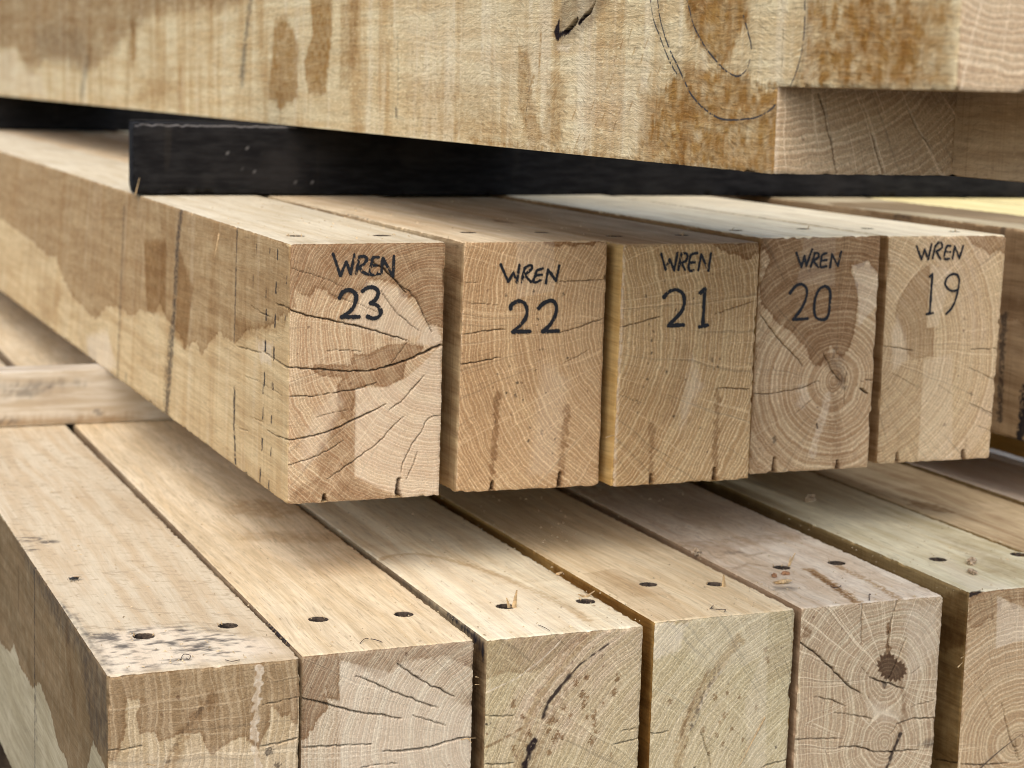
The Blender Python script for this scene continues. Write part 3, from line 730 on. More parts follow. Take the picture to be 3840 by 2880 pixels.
m20 = dict(front=[
    R_('stain', 'k3', [(150, 265), (825, 255), (805, 470), (760, 440), (745, 395), (715, 430), (690, 440), (655, 425), (650, 470), (690, 530), (690, 620), (668, 800), (640, 880), (600, 930), (540, 860), (490, 975), (440, 960), (410, 880), (330, 790), (260, 745), (210, 680), (165, 640), (150, 520), (185, 470), (215, 400), (190, 345), (150, 340)], 1.0, .5, 1.8, .2),
    R_('pale', 'k3', [(400, 265), (570, 265), (565, 540), (360, 520)], .18, 1, .5), R_('pale', 'k3', [(655, 430), (740, 400), (800, 480), (790, 640), (690, 760), (690, 600)], .5, 1, 1),
    S_('pale', 'k3', [(525, 1130), (515, 1200), (480, 1300), (440, 1450)], 7, .5, 2, .4), S_('stain', 'k3', [(560, 1080), (560, 1250), (580, 1500)], 13, .5, 4, .4), S_('ink', 'k3', [(560, 900), (600, 1010), (610, 1070)], 9, .35, 4, .5), S_('stain', 'k3', [(500, 900), (600, 1040)], 10, .6, 3),
    S_('pale', 'k3', [(390, 1090), (400, 1150), (380, 1170)], 8, .4, 3), S_('rot', 'k3', [(465, 1285), (470, 1305)], 2, .8), R_('stain', 'k3', [(120, 1150), (500, 1180), (700, 1480), (110, 1560)], .3, 12, 4, .5),
    K_('k3', [(150, 680), (240, 800), (310, 880), (360, 930), (390, 970)], 1.0), K_('k3', [(120, 1118), (180, 1122), (280, 1110), (370, 1095), (480, 1050)], 1.1), K_('k3', [(500, 900), (550, 1000), (600, 1060)], .9), K_('k3', [(630, 980), (620, 1060), (610, 1180)], .9),
    K_('k3', [(700, 1092), (745, 1124)], 3.2, 7), K_('k3', [(720, 1050), (772, 1046)], 1.0), K_('k3', [(350, 1230), (430, 1160), (500, 1090)], .5), K_('k3', [(640, 1330), (700, 1400)], .4),
    notch('k3', [(236, 1470), (235, 1560)], 5.0), notch('k3', [(578, 1485), (578, 1540)], 5.0), dots('rot', 'k3', [(236, 1360), (240, 1372)], 3.0, .6)],
    top=[R_('stain', 'k3', [(160, 262), (800, 255), (800, 262), (160, 275)], .1, 2, 1)])
e20 = eg('dark hearted', base=(210, 182, 146), late=(164, 126, 90), tint=(200, 168, 134), spacing=4.4, contrast=.7, rays=.3, seed=12.3, saw=.1, rayk=22)
t20 = lg('pale top', base=(240, 224, 190), dark=(226, 206, 168), saw=.2, blotch=.4, seed=13.1)
s20 = lg('brown side', base=(186, 152, 112), dark=(150, 114, 76), saw=.5, blotch=.5, seed=14.1)
b20, o20 = timber('oak_beam', [(.9300, -.3700), (1.0680, -.3702), (1.0679, -.1358), (.9318, -.1375)], 1.6068, 4.6, (e20, t20, s20), 20, (3128, 1432), (0, 0), m20,
                  [('r', 10, -500, 7)][:0] + [('k3', 400, 228, 7), ('k3', 30, 236, 7)], label='oak beam end marked WREN 20 with dark heart and bold growth rings', group='marked beams in the middle row')
m19 = dict(front=[
    R_('stain', 'k3', [(1280, 255), (1500, 255), (1490, 365), (1440, 340), (1400, 372), (1370, 340), (1340, 332), (1310, 312), (1290, 290)], .85, .6, 2.0, .2),
    R_('stain', 'k3', [(1080, 415), (1075, 560), (1060, 700), (1062, 762), (1102, 760), (1096, 915), (1000, 935), (950, 900), (930, 800), (885, 705), (905, 620), (960, 520), (1010, 465)], .62, .9, .9, .15),
    R_('stain', 'k3', [(830, 860), (1045, 935), (1030, 1200), (1010, 1490), (795, 1500)], .3, 1.2, 1, .3), R_('pale', 'k3', [(1045, 940), (1200, 900), (1200, 1480), (1012, 1490)], .25, 1.2, .6), R_('pale', 'k3', [(900, 700), (940, 800), (960, 930), (880, 1000), (870, 800)], .4, 3, 1),
    R_('pale', 'k3', [(1083, 420), (1200, 460), (1120, 760), (1064, 760)], .3, 1.0, .6),
    K_('k3', [(815, 861), (900, 872), (985, 888)], .9), K_('k3', [(1300, 882), (1452, 877)], .8), K_('k3', [(1290, 1170), (1430, 1235)], .7), K_('k3', [(870, 1010), (950, 1050), (1020, 1092)], .5), K_('k3', [(1290, 980), (1440, 1052)], .6), K_('k3', [(1330, 1290), (1420, 1330)], .5), K_('k3', [(1120, 1070), (1210, 1130)], .4),
    S_('stain', 'k3', [(905, 1320), (905, 1450)], 3.5, .5, 1, .6), S_('stain', 'k3', [(1275, 1320), (1262, 1440)], 3, .5, 1, .6), dots('rot', 'k3', [(1300, 1120), (850, 1090)], 2.4, .5),
    notch('k3', [(902, 1445), (900, 1510)], 4.5), notch('k3', [(1256, 1430), (1262, 1490)], 5.0)], top=[])
e19 = eg('sandy patched', base=(208, 180, 142), late=(184, 150, 112), tint=(206, 176, 148), spacing=3.8, contrast=.8, rays=.5, seed=16.3, saw=.3, sawang=.8)
b19, o19 = timber('oak_beam', [(1.0848, -.3697), (1.2231, -.3704), (1.2266, -.1372), (1.0836, -.1373)], 1.6171, 4.6, (e19, t20, s20), 19, (3225, 1310), (0, 0), m19,
                  [('k3', 735, 226, 7), ('k3', 1195, 243, 6)], label='oak beam end marked WREN 19, rightmost of the numbered ends', group='marked beams in the middle row')
sH = lg('weathered side', base=(186, 158, 122), dark=(150, 122, 90), saw=.7, blotch=.8, seed=17.3)
tH = lg('greyed top', base=(196, 178, 142), dark=(166, 146, 112), saw=.1, blotch=.5, seed=18.3)
tY = lg('yellow top', base=(240, 222, 162), dark=(228, 204, 140), saw=.1, blotch=.3, seed=19.3)
mH = dict(left=[R_('stain', 'g', [(400, 100), (2300, 420), (2300, 1500), (2180, 1420), (2100, 1390), (1900, 1360), (1300, 800)], .55, 1.5, 5), S_('ink', 'g', [(2010, 1350), (1985, 1660), (1960, 2400)], 9, .7, 3, .3), S_('ink', 'r', [(2212, -120), (2180, 10)], 10, .9, 2), S_('ink', 'f', [(3838, 1460), (3826, 1640)], 9, .95, 2, .4),
                R_('ink', 'g', [(870, 270), (1030, 290), (1030, 350), (870, 330)], .6, 8, 4, .5), S_('ink', 'g', [(2000, 400), (1990, 480)], 8, .5, 4)],
          top=[R_('stain', 'g', [(200, 160), (1300, 160), (2300, 300), (2300, 400), (1000, 260), (200, 200)], .75, 6, 5)])
bH, oH = timber('oak_beam', [(1.3180, Z0), (1.4640, Z0), (1.4640, ZT + .0005), (1.3180, ZT)], 1.62, 4.4, (e19, tH, sH), 31, (4100, 1300), (0, 0), mH,
                label='weathered grey-brown beam in the middle row, right of the WREN 19 beam', group=None)
timber('oak_beam', [(1.4750, Z0), (1.6260, Z0), (1.6260, ZT), (1.4750, ZT)], 1.60, 4.4, (e19, tY, sH), 32, (4300, 1300), (0, 0), {}, label='yellow-topped beam at the far right of the middle row, only its top seen', group=None)
timber('oak_beam', [(1.6330, Z0), (1.7800, Z0), (1.7800, ZT), (1.6330, ZT)], 1.62, 4.4, (e19, tY, sH), 33, (4600, 1300), (0, 0), {}, label='outermost yellow-topped beam, a sliver beneath the black bearer at the right edge', group=None)

for b, o_, cr, num, org, wrd, dig, ww, wd, lab in (
    (b23, o23, 'w23', '23', None,
     [('L', [(155, 180), (310, 620), (430, 340), (520, 590), (605, 180)]), ('L', [(705, 230), (635, 580)]), [(705, 240), (790, 225), (860, 280), (800, 380), (720, 440), (740, 520), (810, 570), (880, 605)],
      [(1105, 245), (1040, 245), (985, 262), (945, 420), (925, 560), (965, 612), (1090, 583)], ('L', [(950, 420), (1060, 412)]), ('L', [(1150, 600), (1190, 265), (1395, 640), (1420, 220)])],
     [[(290, 1090), (370, 960), (500, 925), (610, 990), (635, 1090), (590, 1250), (500, 1370), (340, 1475)], ('L', [(340, 1485), (700, 1480)]), [(765, 950), (860, 885), (970, 865), (1070, 920), (1090, 1020), (1030, 1130), (930, 1195)], [(930, 1205), (1050, 1230), (1130, 1320), (1140, 1420), (1060, 1500), (960, 1510), (880, 1475)]], 2.1, 2.9, 1),
    (b22, o22, 'w22', '22', None,
     [('L', [(205, 180), (360, 530), (470, 340), (540, 550), (590, 180)]), ('L', [(700, 250), (635, 540)]), [(690, 260), (780, 200), (848, 200), (840, 270), (760, 340), (690, 390)], ('L', [(690, 390), (830, 530)]), [(1080, 255), (960, 300), (920, 400), (880, 520), (930, 545), (1030, 500)], ('L', [(930, 405), (1060, 385)]), ('L', [(1140, 560), (1185, 270), (1350, 520), (1415, 200)])],
     [[(410, 1085), (420, 1020), (500, 960), (600, 935), (700, 985), (745, 1110), (720, 1280), (620, 1420), (450, 1570)], ('L', [(450, 1570), (810, 1560)]), [(985, 1085), (1080, 990), (1220, 925), (1320, 960), (1360, 1090), (1320, 1260), (1210, 1440), (1070, 1560)], ('L', [(1070, 1565), (1390, 1550)])], 2.0, 2.8, 2),
    (b21, o21, 'w21', '21', None,
     [('L', [(190, 150), (265, 450), (345, 250), (425, 460), (485, 140)]), ('L', [(560, 150), (500, 450)]), [(560, 155), (630, 145), (670, 190), (640, 280), (540, 325)], ('L', [(560, 330), (625, 450)]), [(850, 140), (740, 170), (705, 280), (690, 400), (720, 465), (780, 455)], ('L', [(700, 315), (800, 310)]), ('L', [(865, 460), (920, 165), (1050, 460), (1100, 150)])],
     [[(240, 945), (330, 850), (460, 810), (570, 870), (610, 980), (590, 1150), (500, 1280), (330, 1460)], ('L', [(320, 1470), (590, 1455)]), ('L', [(905, 870), (985, 805), (950, 1450)]), ('L', [(890, 1490), (1035, 1460)])], 2.0, 2.9, 3),
    (b20, o20, 'w20', '20', None,
     [('L', [(330, 235), (425, 505), (485, 300), (515, 490), (630, 165)]), ('L', [(680, 240), (600, 505)]), [(670, 245), (740, 250), (745, 320), (650, 390)], ('L', [(650, 395), (740, 510)]), [(900, 245), (820, 280), (795, 380), (785, 500), (830, 510), (895, 490)], ('L', [(800, 385), (900, 375)]), ('L', [(965, 510), (1000, 260), (1110, 490), (1175, 215)])],
     [[(210, 1000), (300, 880), (410, 830), (500, 880), (530, 980), (490, 1160), (390, 1340), (270, 1490)], ('L', [(270, 1500), (540, 1480)]), [(860, 865), (760, 930), (690, 1080), (665, 1280), (690, 1440), (780, 1500), (890, 1480), (940, 1380), (960, 1200), (970, 1000), (930, 900), (860, 865)]], 1.9, 2.2, 4),
    (b19, o19, 'w19', '19', None,
     [('L', [(185, 210), (275, 465), (335, 275), (400, 465), (465, 180)]), ('L', [(535, 200), (485, 440)]), [(535, 220), (600, 145), (660, 170), (650, 250), (550, 320)], ('L', [(560, 320), (630, 455)]), [(820, 210), (755, 215), (715, 330), (705, 440), (740, 460), (800, 450)], ('L', [(715, 325), (815, 325)]), ('L', [(860, 445), (905, 215), (990, 445), (1060, 210)])],
     [('L', [(425, 790), (480, 740), (430, 1480)]), ('L', [(370, 1495), (490, 1475)]), [(960, 1040), (860, 1060), (770, 1010), (720, 920), (760, 810), (850, 745), (940, 750), (985, 850), (970, 1000), (930, 1180), (850, 1370), (740, 1490)]], 1.8, 2.0, 5)):
    pl = Plane(o_, (1, 0, 0), (0, 0, 1)); lift = np.array([0, -.0006, 0])
    inked('handwritten_word', b, o_, pl, cr, wrd, ww * 1.4, MAT['ink'], lift, seed=lab * 10, dry=.22, label='word WREN in black marker')
    inked('handwritten_number', b, o_, pl, cr, dig, wd * 1.4, MAT['ink'], lift, seed=lab * 10 + 5, dry=.14, label='number %s in black marker' % num)

# ---- lower row ----------------------------------------------------------------------------------
GL = 'unmarked beams in the lower row'
mA = dict(front=[
    R_('stain', 'k4', [(640, 1100), (1820, 980), (1805, 1400), (1760, 1380), (1752, 1330), (1700, 1360), (1680, 1312), (1640, 1290), (1622, 1400), (1560, 1540), (1510, 1512), (1482, 1470), (1400, 1500), (1340, 1530), (1290, 1582), (1240, 1540), (1212, 1450), (1080, 1450), (1040, 1480), (960, 1502), (930, 1440), (850, 1450), (820, 1340), (852, 1250), (770, 1240), (756, 1340), (772, 1400), (740, 1500), (700, 1610), (640, 1620)], .82, .4, 1.6, .2),
    S_('rot', 'k4', [(1250, 1260), (1150, 1380), (1080, 1480), (1020, 1600), (960, 1760)], 2.5, .5, 1.5, .7), S_('ochre', 'k4', [(1290, 1230), (1170, 1370), (1100, 1480), (1040, 1600), (990, 1760)], 8, .45, 2.5, .4),
    S_('pale', 'k4', [(1570, 1050), (1560, 1150), (1545, 1300), (1535, 1420), (1545, 1540), (1560, 1700)], 4.5, 1.0, .6, 0, 1.2), S_('ochre', 'k4', [(1570, 1050), (1560, 1150), (1545, 1300), (1535, 1420), (1545, 1540), (1560, 1700)], 4.5, .32, .6, 0, 1.2),
    K_('k4', [(1590, 1275), (1700, 1255), (1812, 1230)], .6), K_('k4', [(645, 1555), (760, 1545), (860, 1520)], .8), K_('k4', [(1570, 1530), (1700, 1505), (1812, 1472)], 1.1),
    dots('rot', 'k4', [(1675, 1645), (1625, 1560)], 3.5, .7), R_('pale', 'k4', [(700, 1620), (1800, 1500), (1800, 2000), (700, 2000)], .25, 8, 3)],
    left=[R_('stain', 'k4', [(-300, -400), (-300, 700), (0, 905), (60, 960), (85, 910), (120, 1040), (200, 1180), (240, 1140), (300, 1300), (350, 1520), (400, 1600), (430, 1760), (520, 1700), (560, 1500), (660, 1700), (670, 1110), (0, 130)], 1.25, 1.0, 3.0, .2),
          S_('ink', 'k4', [(208, 420), (209, 1000), (212, 1800)], 2.6, .95, .6, .3), S_('ink', 'k4', [(215, 1200), (222, 1480)], 6, .5, 2, .7), R_('ink', 'k4', [(60, 210), (350, 600), (500, 850), (640, 1060), (660, 1600), (560, 1500), (480, 980), (330, 760)], .4, 9, 8, .8),
          S_('rot', 'k4', [(110, 450), (110, 700)], 4, .4, 3), S_('ochre', 'k4', [(400, 850), (450, 1300)], 14, .35, 8)],
    top=[R_('ink', 'k4', [(520, 870), (760, 810), (1200, 800), (1500, 880), (1600, 940), (1300, 1010), (1000, 1050), (680, 1090), (600, 1010), (540, 930)], .8, 14, 6, 2), R_('pale', 'k4', [(540, 880), (900, 800), (1600, 880), (1700, 960), (1300, 1010), (660, 1100)], .85, 10, 4),
         R_('ink', 'k4', [(90, 262), (240, 262), (330, 290), (240, 345), (150, 350)], .7, 6, 6, 2), S_('ink', 'k4', [(540, 852), (690, 855)], 7, .7, 4, .4), S_('ink', 'k4', [(270, 296), (325, 292)], 8, .7, 4), R_('ink', 'k4', [(350, 640), (500, 830), (640, 1060), (670, 1090), (560, 900), (380, 660)], .6, 5, 6, .7)])
eA = eg('brown capped', base=(200, 176, 142), late=(172, 144, 108), tint=(194, 168, 138), spacing=6.0, contrast=.7, rays=.6, seed=21.3, saw=.4, sawang=.12, rayk=60)
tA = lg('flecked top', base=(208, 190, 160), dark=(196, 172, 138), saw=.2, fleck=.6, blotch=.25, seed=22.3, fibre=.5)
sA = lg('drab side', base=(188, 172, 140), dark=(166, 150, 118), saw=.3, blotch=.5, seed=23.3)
zb = ZL - .2455
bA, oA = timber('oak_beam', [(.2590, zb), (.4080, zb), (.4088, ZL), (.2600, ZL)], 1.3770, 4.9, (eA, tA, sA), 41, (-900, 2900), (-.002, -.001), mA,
                [('k4', 868, 862, 8.2), ('k4', 1378, 798, 7.6)], fine=.55, label='lower oak beam at the left corner with black mould by its peg holes', group=GL)
mB = dict(front=[
    R_('stain', 'm1', [(355, 975), (602, 950), (600, 1250), (525, 1240), (512, 1180), (540, 1300), (472, 1352), (455, 1400), (420, 1450), (415, 1480), (355, 1500)], 1.0, .4, 1.8, .15),
    R_('stain', 'm1', [(600, 950), (1425, 880), (1425, 1060), (1300, 1010), (1250, 985), (1100, 1000), (1000, 1020), (940, 1045), (860, 1130), (800, 1085), (700, 1040), (602, 1010)], .7, 1.5, 2.2, .5), R_('stain', 'm1', [(1330, 1200), (1425, 1180), (1425, 1300), (1250, 1260)], .4, 5, 3, .5),
    R_('pale', 'm1', [(603, 1010), (900, 1080), (1400, 1300), (1410, 1700), (600, 1700)], .45, 1.0, .8, .3), R_('pale', 'm1', [(930, 1050), (1000, 1030), (1300, 1240), (1100, 1180)], .4, 4, 3),
    K_('m1', [(350, 1233), (450, 1255), (560, 1285), (700, 1325), (850, 1340), (970, 1362)], 1.7, 6), K_('m1', [(950, 1030), (1050, 1100), (1150, 1160), (1240, 1200), (1295, 1230)], 1.4), K_('m1', [(700, 1105), (800, 1140), (900, 1190), (1040, 1240), (1110, 1270), (1200, 1298)], 1.1),
    K_('m1', [(352, 1535), (500, 1530), (640, 1523), (790, 1520)], 1.3), K_('m1', [(860, 1560), (1020, 1553), (1150, 1535), (1250, 1500), (1340, 1480), (1422, 1468)], 1.6, 6), K_('m1', [(1050, 1345), (1150, 1375), (1240, 1400)], .8), K_('m1', [(730, 1659), (830, 1638), (950, 1630)], .7),
    S_('stain', 'm1', [(370, 990), (700, 960)], 2.0, .7, 1, .4)],
    left=[S_('ink', 'm1', [(170, 780), (240, 860), (300, 920)], 9, .9, 3, .5), R_('ink', 'm1', [(60, 680), (180, 790), (180, 810), (60, 700)], .4, 5, 4, .5)],
    top=[R_('ochre', 'm1', [(60, 230), (600, 240), (640, 290), (300, 300), (0, 280)], .35, 9, 6, .6), R_('ochre', 'm1', [(-50, 30), (380, 60), (460, 110), (200, 150), (-60, 120)], .45, 12, 8, .6), R_('ochre', 'm1', [(330, 430), (800, 330), (900, 470), (500, 500)], .2, 14, 8)])
eB = eg('pink fanned', base=(206, 186, 160), late=(176, 144, 116), tint=(212, 194, 170), spacing=3.0, contrast=.6, rays=.35, seed=31.3, saw=.4, rayk=52)
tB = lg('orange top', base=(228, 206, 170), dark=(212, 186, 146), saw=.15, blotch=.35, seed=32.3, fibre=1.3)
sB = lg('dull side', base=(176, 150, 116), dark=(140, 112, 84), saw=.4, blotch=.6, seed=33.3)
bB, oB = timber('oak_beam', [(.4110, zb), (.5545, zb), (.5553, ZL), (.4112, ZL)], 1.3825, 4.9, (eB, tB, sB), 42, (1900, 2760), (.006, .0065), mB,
                [('k4', 1922, 760, 7.8), ('m1', 985, 730, 7.8)], label='orange-topped oak beam second from the left in the lower row', group=GL)
mC = dict(front=[
    R_('stain', 'm2', [(195, 835), (900, 775), (860, 820), (760, 880), (640, 970), (540, 1040), (420, 1060), (340, 1050), (205, 1095)], .6, 1.2, 2, .4),
    S_('ochre', 'm2', [(900, 770), (760, 905), (660, 1030), (560, 1180), (480, 1350), (430, 1520), (395, 1760)], 8, .38, 2, .3, .8),
    S_('rot', 'm2', [(985, 872), (900, 930), (800, 1005), (730, 1085)], 1.3, .9, .8, .2, .5), S_('rot', 'm2', [(740, 1070), (650, 1180), (600, 1250), (568, 1335)], 2.6, .95, 1.2, 0, .5), S_('stain', 'm2', [(760, 1080), (660, 1200), (590, 1330)], 14, .5, 5, .7),
    S_('rot', 'm2', [(515, 1485), (480, 1550), (460, 1620), (440, 1760)], 5, 1.0, 1.8, .15, .8), S_('stain', 'm2', [(530, 1490), (500, 1600), (480, 1700)], 14, .5, 5, .6),
    S_('pale', 'm2', [(210, 1178), (400, 1090), (550, 980), (680, 855)], 1.2, .8, .5, .4), S_('stain', 'm2', [(190, 1538), (300, 1480), (430, 1410)], 1.8, .8, .8, .4),
    dots('stain', 'm2', [(845, 1080), (820, 1195), (850, 1210), (830, 1235), (830, 1262), (905, 1300), (895, 1332), (895, 1382), (910, 1425), (612, 1368), (630, 1355), (660, 1355), (600, 1428), (660, 1445), (690, 1460), (610, 1560), (885, 1485), (380, 1252), (1045, 1092), (1020, 1180), (850, 1335), (740, 1330), (640, 1475), (440, 1335), (480, 1440), (380, 1530), (1000, 1580), (780, 1120), (700, 1280), (950, 1240)], 3.4, .95),
    K_('m2', [(188, 1328), (290, 1330), (380, 1328)], .9), K_('m2', [(1010, 1515), (1100, 1490), (1185, 1468)], 1.2), K_('m2', [(1060, 1425), (1188, 1408)], .8), K_('m2', [(180, 1640), (300, 1635), (390, 1625)], 1.2), dots('rot', 'm2', [(210, 1380), (235, 1372)], 1.4, .9)],
    left=[R_('ink', 'm1', [(1250, 715), (1440, 860), (1470, 900), (1470, 1000), (1400, 870), (1250, 735)], .85, 3, 4, .4), R_('ink', 'm1', [(950, 500), (1060, 560), (1200, 690), (1190, 700), (940, 520)], .5, 4, 4, .6), R_('stain', 'm1', [(1410, 860), (1480, 900), (1470, 1700), (1400, 1700)], .9, 4, 3, .4)],
    top=[S_('ochre', 'm1', [(840, 400), (900, 380), (950, 370), (1060, 365), (1200, 385), (1400, 440), (1600, 510), (1800, 600), (2000, 700), (2095, 770)], 7, .45, 3, .2), R_('pale', 'm1', [(850, 410), (1060, 375), (1200, 395), (1400, 450), (1600, 520), (1800, 610), (2000, 710), (2080, 790), (1500, 880), (1200, 680)], .3, 3, 3),
         R_('stain', 'm1', [(850, 400), (1060, 365), (1300, 420), (1250, 470), (1000, 430)], .15, 6, 3)])
eC = eg('olive shaken', base=(198, 178, 142), late=(168, 144, 106), tint=(202, 174, 150), spacing=4.2, contrast=.5, rays=.35, seed=41.3, saw=.55, sawang=1.5)
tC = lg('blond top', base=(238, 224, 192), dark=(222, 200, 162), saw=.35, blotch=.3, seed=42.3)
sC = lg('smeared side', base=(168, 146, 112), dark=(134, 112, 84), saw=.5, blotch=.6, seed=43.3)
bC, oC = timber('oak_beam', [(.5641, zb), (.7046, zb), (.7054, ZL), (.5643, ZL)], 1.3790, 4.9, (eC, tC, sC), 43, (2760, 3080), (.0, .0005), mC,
                [('m2', 330, 632, 8), ('m2', 837, 600, 8)], label='oak beam third in the lower row, split by a curved black shake', group=GL)
mD = dict(front=[
    R_('pale', 'm3', [(250, 680), (500, 690), (440, 880), (270, 930)], .8, 2, 3, .3), R_('pale', 'm3', [(500, 650), (1040, 615), (1030, 900), (800, 1000), (560, 1000), (480, 800)], .35, 8, 4, .5), R_('pale', 'm3', [(1030, 800), (1018, 1659), (900, 1650), (880, 1200)], .3, 1.5, 1),
    R_('stain', 'm3', [(250, 670), (560, 645), (480, 700), (400, 690), (280, 680)], .6, 1, 2), R_('stain', 'm3', [(1045, 610), (1235, 600), (1225, 1000), (1030, 1100)], .25, 2, 1, .3),
    S_('ochre', 'm3', [(840, 800), (720, 960), (620, 1110), (540, 1260), (470, 1400), (430, 1659)], 8, .4, 2.5, .2, .8), S_('rot', 'm3', [(700, 1000), (640, 1100), (590, 1210), (545, 1330), (500, 1440)], 5, .6, 2.5, .75), S_('stain', 'm3', [(640, 1010), (560, 1150), (500, 1300), (460, 1430)], 3, .7, 1.2, .3), S_('pale', 'm3', [(760, 950), (640, 1120), (560, 1280)], 2.5, .6, 1),
    dots('stain', 'm3', [(1015, 870), (1030, 935), (683, 1180), (760, 1160), (740, 1308), (710, 1350), (690, 1440), (865, 1465), (735, 1495), (955, 1250), (480, 1520), (840, 1190), (600, 1400), (790, 1400), (640, 1560), (380, 1215), (30, 1060)], 3.2, .8), dots('rot', 'm3', [(1090, 1520), (545, 1655)], 1.8, .8),
    K_('m3', [(240, 1428), (310, 1425), (375, 1412)], 1.1), K_('m3', [(590, 1420), (620, 1520), (650, 1620), (655, 1700)], .9), K_('m3', [(990, 1655), (1100, 1620), (1200, 1596)], 1.3)],
    left=[R_('ochre', 'm3', [(-400, 300), (250, 650), (250, 1700), (150, 1700), (150, 700), (-400, 380)], .8, 6, 4, .2)],
    top=[R_('stain', 'm3', [(0, 325), (120, 370), (250, 405), (350, 470), (440, 560), (545, 645), (380, 670), (250, 680), (0, 500), (-200, 360)], .38, 1.2, 2.5, .2), R_('ochre', 'm3', [(-60, 350), (200, 430), (330, 500), (100, 520), (-40, 430)], .2, 5, 4)])
eD = eg('buff shaken', base=(204, 186, 150), late=(180, 158, 120), tint=(206, 184, 152), spacing=3.8, contrast=.6, rays=.35, seed=51.3, saw=.6, sawang=1.45)
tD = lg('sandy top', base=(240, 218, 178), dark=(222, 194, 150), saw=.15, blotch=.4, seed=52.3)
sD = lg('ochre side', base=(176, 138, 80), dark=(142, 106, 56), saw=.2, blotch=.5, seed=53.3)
bD, oD = timber('oak_beam', [(.7185, zb), (.8545, zb), (.8553, ZL), (.7187, ZL)], 1.3860, 4.9, (eD, tD, sD), 44, (3150, 3060), (.004, .004), mD,
                [('m3', 232, 430, 7.8), ('m3', 675, 428, 7.4)], label='oak beam fourth in the lower row, bleached end corner, brown curved shake', group=GL)
